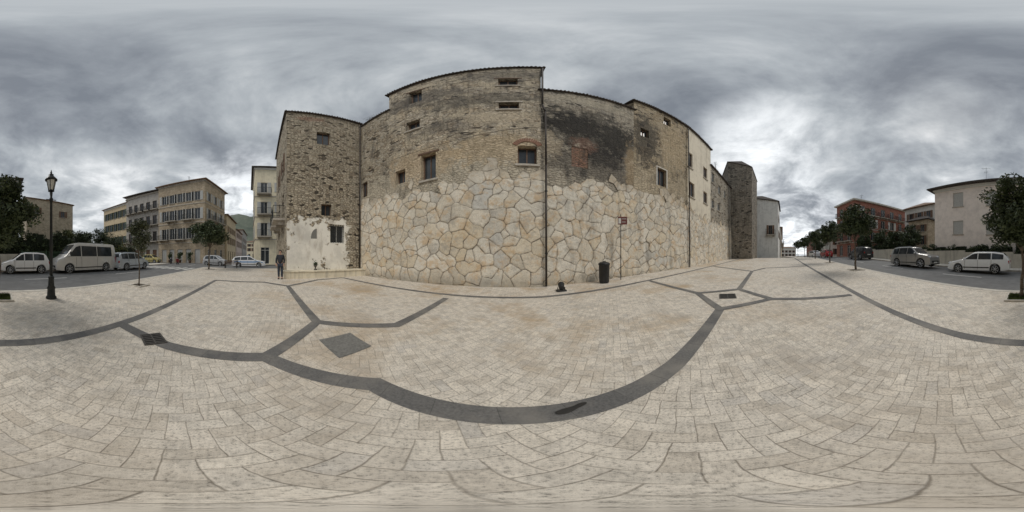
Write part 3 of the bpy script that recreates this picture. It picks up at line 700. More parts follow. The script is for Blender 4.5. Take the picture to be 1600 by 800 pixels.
cellr = np.random.rand(nsd)[grp]; ctx = (np.random.randn(nsd)*0.018)[grp]; ctz = (np.random.randn(nsd)*0.018)[grp]; co = (np.random.rand(nsd)*0.02)[grp]
gs = seeds[grp]
wgt = np.random.rand(nsd)*0.07
wS = SS+0.012*np.sin(2.1*ZZ+1.3*SS)+0.006*np.sin(19*ZZ+5*SS)
wZ = ZZ+0.012*np.sin(2.7*SS+0.9*ZZ)+0.006*np.sin(21*SS-7*ZZ)
Q = np.stack([wS.ravel(), wZ.ravel()], 1).astype(np.float32)
E = np.empty(len(Q), np.float32); C = np.empty(len(Q), np.int32)
colw = nz+1
for a in range(0, ns+1, 20):
    b = min(ns+1, a+20); lo, hi = sv[a]-2.2, sv[b-1]+2.2
    idx = np.where((seeds[:, 0] > lo) & (seeds[:, 0] < hi))[0]; sd = seeds[idx]; gi = grp[idx]
    q = Q[a*colw:b*colw]
    D = (q[:, None, 0]-sd[None, :, 0])**2+(q[:, None, 1]-sd[None, :, 1])**2-wgt[idx][None, :]
    o2 = np.argpartition(D, 6, axis=1)[:, :7]
    dd = np.take_along_axis(D, o2, 1); so_ = np.argsort(dd, 1); o2 = np.take_along_axis(o2, so_, 1); dd = np.take_along_axis(dd, so_, 1)
    e = np.full(len(q), 0.6)
    for k in range(1, 7):
        sep = np.hypot(*(sd[o2[:, k]]-sd[o2[:, 0]]).T)
        ek = (dd[:, k]-dd[:, 0])/(2*sep); ek = np.where(gi[o2[:, k]] == gi[o2[:, 0]], 9.0, ek)
        e = np.minimum(e, ek)
    E[a*colw:b*colw] = e; C[a*colw:b*colw] = idx[o2[:, 0]]
Eg = E.reshape(SS.shape); Cg = C.reshape(SS.shape)
bu = [(560, 318), (590, 302), (620, 304), (650, 290), (700, 283), (760, 271), (800, 268), (846, 270), (856, 285), (900, 288), (930, 278), (965, 290), (1000, 290), (1050, 308), (1072, 318), (1090, 338), (1134, 352)]
bs, bz = [], []
def s_of(u):
    for i in range(4):
        s, r = hit(tuple(pl[i]), tuple(pl[i+1]), u)
        if -1e-3 <= s <= seg[i]+1e-3 and r > 0: return cum[i]+s, r
    return (0, 12.3) if u < 700 else (tot, 25.5)
for u, v in bu:
    s, r = s_of(u); bs.append(s); bz.append(CAMH+r*math.tan(el(v)))
BZ = np.interp(SS, bs, bz)
thin = np.clip((BZ-ZZ)/1.4, 0.12, 1)
H = 0.025+0.07*thin+(0.04*(1-np.exp(-Eg/0.014))-0.022)*(0.5+0.5*thin)+(co[Cg]+ctx[Cg]*(wS-gs[Cg, 0])+ctz[Cg]*(wZ-gs[Cg, 1]))*thin
H += 0.007*np.sin(9*SS+4*np.sin(5*ZZ))*np.sin(8*ZZ+3*np.sin(4*SS)) + 0.003*np.sin(23*SS+3*ZZ)*np.sin(21*ZZ)
H += 0.03*np.clip(1.2-ZZ, 0, 2)
H = np.maximum(H, 0.012)
bzi = np.interp(gs[:, 0], bs, bz)
dd_ = bzi-gs[:, 1]
keepc = (dd_ > 0.4) | ((dd_ > -0.5) & (np.random.rand(nsd)[grp] < 0.5+dd_*0.9))
K = keepc[Cg]
allh = [(0+h[0], 0+h[1], h[2], h[3]) for h in H0h]+[(cum[0]+(PH1[0]-PH0[0])+h[0], cum[0]+(PH1[0]-PH0[0])+h[1], h[2], h[3]) for h in H1h]+[(cum[1]+h[0], cum[1]+h[1], h[2], h[3]) for h in H3h]
for a, b, c, e in allh: K &= ~((SS > a-.12) & (SS < b+.12) & (ZZ > c-.12) & (ZZ < e+.12))
VX = PX[:, None]+NX[:, None]*H; VY = PY[:, None]+NY[:, None]*H
GZ = np.array([gz(PX[i], PY[i]) for i in range(len(PX))])
verts = np.stack([VX.ravel(), VY.ravel(), ZZ.ravel()], 1)
fk = K[:-1, :-1] & K[1:, :-1] & K[1:, 1:] & K[:-1, 1:] & (ZZ[1:, 1:] > (GZ[:-1, None]-0.12))
ii, jj = np.where(fk); v0 = ii*colw+jj
faces = np.stack([v0, v0+colw, v0+colw+1, v0+1], 1)
used = np.zeros(len(verts), bool); used[faces.ravel()] = True
F = faces.tolist()
fkp = np.pad(fk, 1)
extra_v = []; extra_f = []; base = len(verts); m_ = {}
def back(i):
    if i not in m_:
        a = i//colw; m_[i] = base+len(extra_v); extra_v.append((PX[a]-NX[a]*0.05, PY[a]-NY[a]*0.05, zv[i % colw]))
    return m_[i]
for i, j in zip(ii.tolist(), jj.tolist()):
    a = i*colw+j; b = a+colw; c = b+1; d = a+1
    if not fkp[i, j+1]: extra_f.append([d, a, back(a), back(d)])
    if not fkp[i+2, j+1]: extra_f.append([b, c, back(c), back(b)])
    if not fkp[i+1, j]: extra_f.append([a, b, back(b), back(a)])
    if not fkp[i+1, j+2]: extra_f.append([c, d, back(d), back(c)])
allv = np.concatenate([verts, np.array(extra_v)]); 
remap = -np.ones(len(allv), np.int64); used = np.concatenate([used, np.ones(len(extra_v), bool)]); remap[used] = np.arange(used.sum())
FF = [[int(remap[k]) for k in f] for f in F+extra_f]
me = bpy.data.meshes.new('polygonal_wall'); me.from_pydata(allv[used].tolist(), [], FF)
Ea = np.concatenate([E, np.full(len(extra_v), 0.05, np.float32)])[used]; Ca = np.concatenate([cellr[C], np.full(len(extra_v), .3)])[used]
for nme, arr in (('edge', Ea), ('cell', Ca)):
    at = me.attributes.new(nme, 'FLOAT', 'POINT'); at.data.foreach_set('value', arr.astype(np.float32))
uvp = np.concatenate([np.stack([SS.ravel(), ZZ.ravel()], 1), np.array([(v[0]-PX[0], v[2]) for v in extra_v])])[used]
li = np.empty(len(me.loops), np.int32); me.loops.foreach_get('vertex_index', li)
uvl = me.uv_layers.new(name='UVMap'); uvl.data.foreach_set('uv', uvp[li].astype(np.float32).ravel())
me.materials.append(M['mega']); me.polygons.foreach_set('use_smooth', [True]*len(me.polygons))
o = bpy.data.objects.new('polygonal_wall', me); COL.objects.link(o)
tag(o, 'ancient cream wall of huge irregular fitted polygonal stone blocks below the houses', 'wall')

# ---- town buildings left
stoneC = plaster('stone_facade', (0.58, 0.48, 0.35), (0.26, 0.21, 0.16), 0.5, 0.5, block=1.0)
greyB = plaster('grey_facade', (0.47, 0.44, 0.4), (0.21, 0.19, 0.17), 0.5, 0.5)
ochA = plaster('ochre_facade', (0.7, 0.57, 0.38), (0.36, 0.28, 0.19), 0.4, 0.35)
yelD = plaster('yellow_facade', (0.82, 0.74, 0.55), (0.42, 0.34, 0.24), 0.3, 0.35)
fl = [(0.1, 2.6), (4.7, 2.2), (8.5, 2.2), (12.3, 1.9)]
building('town_house', 'four storey beige stone palazzo with shutters and balconies at the left street corner', 'house', [(-28.5, -19.4), (-28.5, -9.3), (-37, -7.2), (-38, -19.4)], 0, [16.6]*4, stoneC,
  {0: rows(10.1, 5, 1.1, fl, ['garage', ['bal', 'open'], ['open', 'bal'], 'open'], 0.5, 'g'), 1: rows(8.7, 3, 1.1, fl, ['shop', 'open', 'bal', 'open'], 0.5, 'g')}, ('slab', 0.6, 0.15, 1.4), M['tile_r'], cornice=M['stone'], bands=(3.9, 7.8, 11.6))
building('town_house', 'grey four storey house with long balconies beside the beige stone palazzo', 'house', [(-29.2, -29.8), (-29.2, -19.5), (-38, -19.5), (-38, -29.8)], 0, [16.9, 16.3, 16.3, 16.9], greyB,
  {0: rows(10.3, 5, 1.1, [(0.3, 2.5), (4.7, 2.2), (8.4, 2.2), (12.0, 2.1)], ['garage', 'bald', 'bald', 'bald'], 0.5, 'b')}, ('slab', 0.7, 0.2, 0.8), cornice=M['stone'])
building('town_house', 'ochre plastered house at the far left end of the street row', 'house', [(-29.6, -40), (-29.6, -29.9), (-38, -29.9), (-38, -40)], 0, [15.6, 15.6, 15.6, 15.6], ochA,
  {0: rows(10.1, 5, 1.1, [(0.3, 2.5), (4.7, 2), (8.4, 2), (12, 2)], ['garage', 'bal', 'open', 'open'], 0.5, 'n')}, ('slab', 0.5, 0.15, 1.2), M['tile_r'], cornice=M['white'])
building('town_house', 'cream and yellow apartment house with white balconies left of the brown corner house', 'house', [(-26, -0.15), (-26, 7), (-36, 7), (-36, -0.6)], 0, [17.0]*4, yelD,
  {0: [(0.9, 2.0, z, z+2.2, 'bal', 'g') for z in (4.6, 8.2, 11.8)]+[(3.6, 4.6, z, z+1.8, 'open', 'g') for z in (5, 8.6, 12.2)]+[(0.9, 2.3, .1, 2.8, 'shop')], 3: rows(10, 3, 1.0, [(4.6, 2), (8.2, 2), (11.8, 2)], ['open']*3, .5, 'g')}, ('slab', 0.55, 0.15, 0.8), cornice=M['white'], bands=(4.0, 7.7, 11.3))
pinkw = plaster('pink_plaster', (0.88, 0.79, 0.72), (0.6, 0.5, 0.42), 0.12, 0.1)
pinkd = plaster('dusty_pink_plaster', (0.7, 0.57, 0.49), (0.4, 0.3, 0.25), 0.2, 0.15)
for i, (a, b_, z, cn, mt) in enumerate([((-38.5, -7.0), (-50, -6.3), 11.5, 'ochre', ochA), ((-51, -6.2), (-64, -5.6), 9.8, 'pale pink', pinkd), ((-65, -5.4), (-84, -4.8), 12.0, 'grey', greyB)]):
    L = math.hypot(a[0]-b_[0], a[1]-b_[1])
    building('town_house', ['ochre house just behind the beige palazzo in the left street', 'low pink house halfway down the left street', 'tall grey house far down the left street under the green hill'][i], 'house', [a, b_, (b_[0], -18), (a[0], -18)], 0, [z]*4, mt,
      {0: rows(L, 4, 1.0, [(0.2, 2.4), (4.4, 1.9), (7.4, 1.6)], ['shop', 'open', 'open'], .5, 'b')}, ('slab', 0.5, 0.15, 1.0), M['tile_r'])
building('town_house', 'small cream house closing the far end of the left street', 'house', [(-100, -6), (-100, 3), (-110, 3), (-110, -6)], 0, [10]*4, yelD, {0: rows(9, 3, 1.2, [(0.2, 2.4), (4.4, 1.9), (7.2, 1.6)], ['shop', 'open', 'open'], .5, 'b')}, ('slab', .4, .15, 1.0), M['tile_r'])
building('town_house', 'plain sand coloured block with few windows rising behind the left hedge', 'house', [(-4.6, -28), (-13.4, -28), (-13.4, -36), (-4.6, -36)], 0, [12.0, 11.3, 11.3, 12.0], plaster('sand_facade', (0.62, 0.54, 0.41), amt=.4, streak=.3, block=0.7), {0: [(1.5, 2.3, 9, 10.2, 'open', 'b'), (6.4, 7.2, 8.6, 9.8, 'open', 'b')]}, ('slab', 0.25, 0.12, 0.4), M['tile_r'])
VP = ((10.6, -17.4), (-1.7, -17.4))
building('villa', 'pale pink two storey villa with white shutters and wide dark eaves behind the garden wall', 'house', [VP[0], VP[1], (-1.7, -27), (10.6, -27)], 0, [10.0]*4, pinkw,
   {0: [HP(VP[0], VP[1], a, b, c, d, 'shut')+('g',) for a, b, c, d in ((1489, 1505, 301, 323), (1489, 1505, 345, 366), (1541, 1558, 298, 321), (1541, 1558, 344, 366), (1586, 1604, 298, 321))]}, ('slab', 0.75, 0.16, 1.3), M['tile'], cornice=M['white'])
redw = plaster('red_brick_facade', (0.42, 0.19, 0.14), (0.2, 0.12, 0.1), 0.3, 0.2, block=0.5)
whw = plaster('offwhite_facade', (0.7, 0.67, 0.61), (0.42, 0.36, 0.3), 0.3, 0.2)
building('apartment_block', 'red brick apartment block with grey balconies behind the right-hand street trees', 'building', [(36.5, -16.4), (29.5, -17.3), (29.5, -33), (40, -33)], 0, [13.6]*4, redw,
   {0: rows(7, 2, 1.4, [(1.4, 2.4), (4.8, 2), (7.8, 2), (10.6, 2)], ['shop', 'bald', 'bald', 'bald'], .4, 'w'), 1: rows(15.7, 5, 1.3, [(1.6, 2), (4.8, 2), (7.8, 2), (10.6, 2)], ['open', 'bald', ['bald', 'open'], 'bald'], .5, 'w')}, ('slab', 0.5, 0.35, 0.0), M['kerb'], bands=(4.2, 7.3, 10.2))
building('town_house', 'off-white house with brown roof between the red apartment block and the pink villa', 'house', [(25, -28), (17, -28), (17, -36), (25, -36)], 0, [12.2, 12.2, 12.2, 12.2], whw, {0: rows(8, 3, 1.1, [(3.5, 1.8), (6.4, 1.8), (9.4, 1.6)], ['open', 'open', 'open'], .5, 'b')}, ('slab', .5, .15, 1.5), M['tile_r'])
building('town_house', 'narrow brown house just right of the red apartment block', 'house', [(21, -24.5), (16.4, -24.5), (16.4, -27.5), (21, -27.5)], 0, [8.2]*4, stoneC, {0: rows(4.6, 2, 1.0, [(3.5, 1.7), (6.0, 1.3)], ['open', 'open'], .3, 'b')}, ('slab', .4, .15, 1.0), M['tile'])
for i, (x0, x1, z, mt, lb) in enumerate([(48, 62, 9.5, whw, 'low white house beyond the red block along the right street'), (63, 80, 8.0, stoneC, 'low brown house further down the right street'), (82, 110, 11, redw, 'reddish house at the distant end of the right street')]):
    ya, yb = -19-.12*(x0-48), -19-.12*(x1-48)
    building('town_house', lb, 'house', [(x1, yb), (x0, ya), (x0, ya-12), (x1, yb-12)], 0, [z]*4, mt, {0: rows(x1-x0, 4, 1.2, [(1.4, 2.2), (5, 1.8)], ['shop', 'open'], .5, 'b'), 1: rows(12, 3, 1.2, [(2, 1.8), (5, 1.8)], ['open', 'open'], .5, 'b')}, ('slab', .5, .15, 1.2), M['tile_r'])
for i, (x0, x1, z, mt, lb) in enumerate([(43, 60, 9.0, whw, 'white house behind the pale gable house on the right street'), (62, 90, 10.5, ochA, 'ochre house far off on the left side of the right street')]):
    ya, yb = -3.4-.09*(x0-43), -3.4-.09*(x1-43)
    building('town_house', lb, 'house', [(x0, ya), (x1, yb), (x1, 8), (x0, 8)], 0, [z]*4, mt, {0: rows(x1-x0, 5, 1.2, [(1.4, 2.2), (5, 1.8)], ['shop', 'bal'], .5, 'b')}, ('slab', .5, .15, 1.2), M['tile_r'])
building('town_house', 'cream house closing the distant end of the right street', 'house', [(150, -8), (150, -26), (160, -26), (160, -8)], 0, [9]*4, whw, {0: rows(18, 5, 1.3, [(1.4, 2), (4.6, 2)], ['open', 'open'], .5, 'b')}, ('slab', .5, .15, 1.2), M['tile_r'])

def long_wall(name, label, pts, h, mat, w=0.25):
    mb = MB()
    for (x0, y0), (x1, y1) in zip(pts, pts[1:]):
        f, L = frame_of((x0, y0), (x1, y1)); g0 = gz(x0, y0)
        mb.ob(f, 0, L, g0-.15, g0+h, -w/2, w/2)
    w_ = mb.build(name, mat, origin=Vector((pts[0][0], pts[0][1], 0))); return tag(w_, label, 'wall')
long_wall('garden_wall', 'low beige rendered garden wall behind the parked cars on the right', [(x, -15.4-.07*max(x, 0)) for x in (28, 22, 16, 11, 6, 1, -2)], 1.35, plaster('garden_wall_plaster', (0.56, 0.52, 0.44), amt=.6))
long_wall('garden_wall', 'low grey garden wall with hedge behind the silver minibus on the left', [(x, -15.45) for x in (-2.05, -7, -12, -19)], 0.6, M['stone'])
t = thing('garden_fence', 'green metal garden fence standing on the low wall before the left hedge', 'fence', (-2.1, -15.45, .25))
gf = basic('green_fence_paint', (0.06, 0.12, 0.07), .5)
mb = MB()
for k in range(130):
    x = -2.1-.13*k; mb.box((x, -15.45, .25+.6+.5), (.02, .02, 1.0))
for zz in (.9, 1.32, 1.8): mb.box((-10.5, -15.45, zz), (16.9, .03, .035))
mb.build('bars', gf, t)
for k in range(8):
    mb = MB(); mb.box((-2.1-2.4*k, -15.45, 1.35), (.07, .07, 1.15)); mb.build('post', gf, t)

# hill
mb = MB(); n = 46; cx, cy = -640, -110
g = []
for i in range(n+1):
    row = []
    for j in range(n+1):
        x = cx-330+660*i/n; y = cy-620+1240*j/n
        d = math.hypot((x-cx)/330, (y-cy)/620)
        hgt = 158*max(0, math.cos(min(1, d)*math.pi/2))**1.2
        hgt *= 1+0.07*math.sin(x*.021+y*.013)+0.04*math.sin(x*.05-y*.043)+0.02*math.sin(y*.13+x*.09)
        row.append((x, y, hgt-2))
    g.append(row)
for i in range(n):
    for j in range(n): mb.poly([g[i][j], g[i+1][j], g[i+1][j+1], g[i][j+1]])
hm, nt, b = newmat('hazed_hill_woodland'); P = pos(nt); nn = noise(nt, P, 0.03, 7, 0.75)
nt.links.new(ramp(nt, nn.outputs[0], [(0.35, (0.085, 0.105, 0.085)), (0.55, (0.135, 0.155, 0.12)), (0.7, (0.2, 0.205, 0.17))]), b.inputs['Base Color']); b.inputs['Roughness'].default_value = 1  # distance haze is mixed into these greyed greens
tag(mb.build('hill', hm, smooth=True), kind='structure')

# ------------------------------------------------------------------ vegetation
def leaves(mb, c, r, n, size, rnd, squash=1.0):
    for _ in range(n):
        while True:
            p = Vector((rnd.uniform(-1, 1), rnd.uniform(-1, 1), rnd.uniform(-1, 1)))
            if p.length < 1: break
        p = Vector(c)+Vector((p.x*r, p.y*r, p.z*r*squash))
        a = Vector((rnd.gauss(0, 1), rnd.gauss(0, 1), rnd.gauss(0, .6))).normalized(); b = a.orthogonal().normalized()
        b = (Matrix.Rotation(rnd.uniform(0, 6.28), 3, a) @ b); s = size*rnd.uniform(.6, 1.3)
        mb.poly([p-a*s, p+b*s*.5, p+a*s, p-b*s*.5])
def tree(loc, h, trunk_h, cr, ch, nclump, nleaf, lsize, label, mat='leaf', seed=1, group=None, tr=0.07, name='street_tree', clr=None):
    rnd = random.Random(seed); x, y, z = loc; clr = clr or cr*.3
    root = thing(name, label, 'tree', loc, group)
    mb = MB(); p = Vector(loc); r = tr; top = Vector((x+rnd.uniform(-.1, .1), y+rnd.uniform(-.1, .1), z+trunk_h))
    ptsn = 5; pr = p-Vector((0, 0, .05))
    for k in range(1, ptsn+1):
        q = p.lerp(top, k/ptsn)+Vector((rnd.uniform(-.03, .03), rnd.uniform(-.03, .03), 0)); mb.tube(pr, q, r, r*.9, 9); pr = q; r *= .9
    cc = Vector((x, y, z+h-ch/2)); cl = []
    for k in range(nclump):
        a = rnd.uniform(0, 6.283); u = rnd.uniform(-1, 1); rr = rnd.uniform(.15, 1)**.55
        e = math.sqrt(1-u*u); q = cc+Vector((math.cos(a)*e*rr*(cr-clr*.6), math.sin(a)*e*rr*(cr-clr*.6), u*rr*(ch/2-clr*.6)))
        q += Vector((rnd.gauss(0, .05), rnd.gauss(0, .05), rnd.gauss(0, .08))); cl.append(q)
    for k in range(min(9, nclump)):
        q = cl[k]; mid = pr.lerp(q, .5)+Vector((0, 0, .08)); mb.tube(pr, mid, r*.7, r*.4, 6); mb.tube(mid, q, r*.4, r*.12, 6)
        for w in range(2):
            q2 = cl[rnd.randrange(nclump)]
            if (q2-mid).length < cr: mb.tube(mid, q2, r*.25, r*.08, 5)
    mb.tube(pr, cc+Vector((0, 0, ch*.3)), r*.8, r*.2, 6)
    mb.build('trunk', M['bark'], root, True)
    mb = MB()
    for q in cl: leaves(mb, q, clr*rnd.uniform(.65, 1.25), int(nleaf/nclump*rnd.uniform(.6, 1.3)), lsize, rnd, .85)
    mb.build('crown', M[mat], root)
    return root
def treepit(c, w, label, grassy=True):
    z = gz(c[0], c[1]); t = thing('tree_pit', label, 'tree pit', (c[0], c[1], z)); mb = MB()
    for dx, dy, sx, sy in ((0, w/2, w+.12, .08), (0, -w/2, w+.12, .08), (w/2, 0, .08, w-.08), (-w/2, 0, .08, w-.08)): mb.box((c[0]+dx, c[1]+dy, z+.01), (sx, sy, .06))
    mb.build('edging', M['kerb'], t)
    mb = MB(); mb.box((c[0], c[1], z+.006), (w-.08, w-.08, .02)); mb.build('soil_bed', M['soil'], t)
    if grassy:
        mb = MB(); rnd = random.Random(4)
        for _ in range(3600):
            x = c[0]+rnd.uniform(-.47, .47)*w; y = c[1]+rnd.uniform(-.47, .47)*w; a = rnd.uniform(0, 6.28); h = rnd.uniform(.04, .11)
            mb.poly([(x-math.cos(a)*.009, y-math.sin(a)*.009, z+.01), (x+math.cos(a)*.009, y+math.sin(a)*.009, z+.01), (x+rnd.uniform(-.03, .03), y+rnd.uniform(-.03, .03), z+h)])
        tag(mb.build('grass_tuft', M['grass'], t), kind='stuff')
T0 = (0.08, -5.05); tree((T0[0], T0[1], gz(*T0)), 3.95, 1.45, 1.28, 2.6, 80, 20000, .055, 'round dense dark green tree closest to the camera, in a grassy pit', seed=3, tr=.07, clr=.36)
treepit(T0, .85, 'square grassy planting pit at the foot of the nearest round tree')
T1 = G(217, 446); tree(tuple(T1), 3.2, 1.3, .62, 2.0, 26, 2800, .05, 'thin sparse young tree in front of the silver-blue people carrier', mat='leaf_sp', seed=5, tr=.035, clr=.24)
treepit((T1.x, T1.y), .6, 'small bare earth pit around the thin sparse young tree', False)
T2 = G(326, 421); tree((T2.x, T2.y, gz(T2.x, T2.y)), 5.0, 2.1, 2.0, 3.0, 46, 8500, .11, 'leafy street tree in front of the beige stone palazzo', seed=8, tr=.09)
treepit((T2.x, T2.y), .9, 'earth pit around the leafy tree before the beige palazzo', False)
rt = [((9.6, -5.75), 4.5, 1.5, 'nearest of the right-hand row of street trees, opposite the dark parked off-road car', 10000), ((15.8, -6.3), 4.5, 1.5, 'second tree of the right-hand row from the camera', 6500), ((23.5, -7.0), 4.4, 1.4, 'third tree of the right-hand row from the camera', 4000), ((33, -7.6), 4.4, 1.5, 'fourth tree of the right-hand row from the camera', 3000), ((46, -8.6), 4.8, 1.7, 'fifth and farthest tree of the right-hand row', 2500)]
for k, ((x, y), h, cr, lb, nl) in enumerate(rt):
    tree((x, y, gz(x, y)), h, 2.1, cr, 2.5, 46, nl, .085+.015*k, lb, seed=20+k, group='street trees along the right kerb', tr=.08)
    if k < 2: treepit((x, y), .8, ['planting pit around the nearest tree of the right-hand row', 'planting pit around the second tree of the right-hand row'][k], False)
bg = [((22, -19), 5.6, 2.2), ((18.5, -18.6), 4.8, 2.0), ((15.2, -18.2), 5.4, 2.0), ((27.3, -18.5), 4.6, 2.0), ((52, -17), 5.5, 2.3), ((68, -20), 6.5, 2.6)]
lbs = ['dark bushy evergreen behind the garden wall, second from the red block', 'dark bushy evergreen behind the garden wall, middle of the clump', 'dark bushy evergreen behind the garden wall, next to the pink villa', 'dark bushy evergreen directly in front of the red apartment block', 'tree standing past the red block on the far street side', 'distant tree at the end of the far street side']
for k, ((x, y), h, cr) in enumerate(bg):
    tree((x, y, gz(x, y)), h, 1.6, cr, h*.72, 36, 3800, .14, lbs[k], seed=40+k, group='evergreens behind the right garden wall', name='evergreen_tree', tr=.12)
bl = [((-15.5, -22), 6.0, 2.2, 'dark conical evergreen behind the silver-blue people carrier'), ((-12.3, -21), 5.2, 2.0, 'dark evergreen rising behind the rear of the silver minibus'), ((-19.5, -24), 6.0, 2.4, 'dark evergreen in front of the ochre house'), ((-8.7, -19.5), 4.9, 1.9, 'yellow-green leafy tree behind the front of the silver minibus')]
for k, ((x, y), h, cr, lb) in enumerate(bl):
    tree((x, y, gz(x, y)), h, 1.4, cr, h*.75, 34, 3800, .12, lb, seed=60+k, name='garden_tree', mat='leaf_y' if k == 3 else 'leaf', tr=.1)
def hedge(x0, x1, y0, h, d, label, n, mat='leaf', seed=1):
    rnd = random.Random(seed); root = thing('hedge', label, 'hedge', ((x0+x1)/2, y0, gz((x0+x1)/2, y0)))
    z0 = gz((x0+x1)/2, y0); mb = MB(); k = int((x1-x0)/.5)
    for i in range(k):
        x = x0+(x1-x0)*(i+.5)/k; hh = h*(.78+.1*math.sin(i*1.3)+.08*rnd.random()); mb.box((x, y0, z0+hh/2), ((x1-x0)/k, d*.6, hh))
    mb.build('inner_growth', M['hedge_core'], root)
    mb = MB(); 
    for i in range(int((x1-x0)*h*6)):
        x = rnd.uniform(x0, x1); hh = h*(.88+.12*math.sin(x*1.9)+.06*math.sin(x*5)); zz = z0+rnd.uniform(.05, 1)*hh; yy = y0+rnd.uniform(.1, .5)*d
        leaves(mb, (x, yy, zz), .28, int(n/((x1-x0)*h*6)), .09, rnd)
    mb.build('foliage', M[mat], root)
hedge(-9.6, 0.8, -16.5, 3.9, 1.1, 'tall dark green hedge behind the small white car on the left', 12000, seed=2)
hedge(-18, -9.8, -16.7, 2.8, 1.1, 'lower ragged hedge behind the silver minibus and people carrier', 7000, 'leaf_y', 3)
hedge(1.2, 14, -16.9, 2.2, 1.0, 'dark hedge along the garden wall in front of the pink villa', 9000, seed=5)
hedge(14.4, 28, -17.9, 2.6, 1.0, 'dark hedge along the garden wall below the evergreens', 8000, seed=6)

# ------------------------------------------------------------------ street lamp
def lathe_thing():
    c = G(80, 466); x, y, z = c
    t = thing('street_lamp', 'dark green cast iron lamp post with lantern near the small white car', 'street lamp', (x, y, z))
    mb = MB(); mb.lathe([(.17, 0), (.17, .05), (.13, .09), (.12, .3), (.14, .34), (.1, .4), (.085, .62), (.1, .66), (.07, .72)], (x, y, z), 16); mb.build('base', M['iron'], t, True)
    mb = MB(); mb.lathe([(.055, .7), (.05, 1.6), (.065, 1.64), (.065, 1.7), (.045, 1.74), (.038, 3.05), (.06, 3.1), (.06, 3.16), (.035, 3.2), (.05, 3.36), (.03, 3.42)], (x, y, z), 14); mb.build('pole', M['iron'], t, True)
    mb = MB(); mb.tube((x-.16, y, z+3.12), (x+.16, y, z+3.12), .014); mb.build('cross_bar', M['iron'], t)
    mb = MB()
    for k in range(6):
        a = k*math.pi/3; b = a+math.pi/3
        lo = lambda q: (x+.085*math.cos(q), y+.085*math.sin(q), z+3.44); hi = lambda q: (x+.155*math.cos(q), y+.155*math.sin(q), z+3.82)
        mb.tube(lo(a), hi(a), .01, .01, 6); mb.tube(hi(a), hi(b), .013, .013, 6); mb.tube(lo(a), lo(b), .012, .012, 6)
    mb.lathe([(.1, 3.42), (.1, 3.45), (.02, 3.455)], (x, y, z), 12)
    lan = mb.build('lantern', M['iron'], t)
    mb = MB(); mb.lathe([(.078, 3.46), (.145, 3.81)], (x, y, z), 6); mb.build('glass', M['amber'], lan)
    mb = MB(); mb.lathe([(.2, 3.825), (.19, 3.86), (.1, 3.97), (.075, 4.0), (.085, 4.04), (.03, 4.08), (.035, 4.12), (.008, 4.24)], (x, y, z), 12); mb.build('lantern_cap', M['iron'], lan, True)
lathe_thing()

# ------------------------------------------------------------------ street furniture by wall
def sbox(t, name, c, d, mat, bev=.01, rz=0): mb = MB(); mb.box(c, d, rz); return mb.build(name, mat, t, bev=bev)
c = G(944, 442); t = thing('litter_bin', 'upright black round plastic rubbish bin standing against the polygonal wall', 'bin', tuple(c))
mb = MB(); mb.lathe([(.22, .02), (.235, .06), (.255, .84), (.27, .85), (.27, .88)], tuple(c), 22); mb.build('body', M['black'], t, True)
mb = MB(); mb.lathe([(.282, .88), (.282, .92), (.21, .98), (.05, 1.01), (.01, 1.01)], tuple(c), 22); mb.build('lid', M['black'], t, True)
sbox(t, 'handle', (c.x, c.y-.02, c.z+1.03), (.18, .03, .03), M['black'])
c = G(970, 437); t = thing('sign_post', 'tall thin dark metal post with a small dull red and white sign by the wall', 'sign', tuple(c))
top = 1.4+math.hypot(c.x, c.y)*math.tan(el(335))
mb = MB(); mb.tube((c.x, c.y, c.z), (c.x, c.y, top), .022, .022, 10); mb.build('post', M['iron'], t, True)
d_ = math.hypot(c.x, c.y); z1 = 1.4+d_*math.tan(el(339)); z0_ = 1.4+d_*math.tan(el(351)); n_ = Vector((-c.x, -c.y, 0)).normalized(); t_ = Vector((-n_.y, n_.x, 0))
if t_.x < 0: t_ = -t_
fr = ((c.x, c.y), (t_.x, t_.y), (t_.y, -t_.x))
brn = basic('red_sign_paint', (0.16, 0.05, 0.045), 0.6)
mb = MB(); mb.ob(fr, -.15, .33, z0_, z1, .03, .05); sp = mb.build('sign_panel', brn, t, bev=.004)
mb = MB(); 
for k, (a, b, zz) in enumerate(((.06, .29, .72), (.06, .25, .32))):
    zc = z0_+(z1-z0_)*zz; mb.ob(fr, a, b, zc-.012, zc+.012, .051, .054)
mb.ob(fr, -.12, .01, z0_+.05, z1-.08, .051, .054); mb.build('sign_lettering', M['white'], sp)
c = G(877, 455); t = thing('floodlight', 'small black floodlight fixture on the paving at the wall foot, left of the bin', 'light fixture', tuple(c))
sbox(t, 'base', (c.x, c.y, c.z+.03), (.38, .24, .06), M['black']); sbox(t, 'bracket', (c.x-.14, c.y, c.z+.1), (.02, .08, .12), M['black']); sbox(t, 'bracket', (c.x+.14, c.y, c.z+.1), (.02, .08, .12), M['black'])
mb = MB(); mb.tube((c.x-.02, c.y-.12, c.z+.14), (c.x+.02, c.y+.1, c.z+.26), .1, .13, 14); mb.build('lamp_head', M['black'], t)
mb = MB(); mb.tube((c.x+.0205, c.y+.101, c.z+.2605), (c.x+.022, c.y+.106, c.z+.263), .11, .11, 14); mb.build('lens', M['glass'], t)
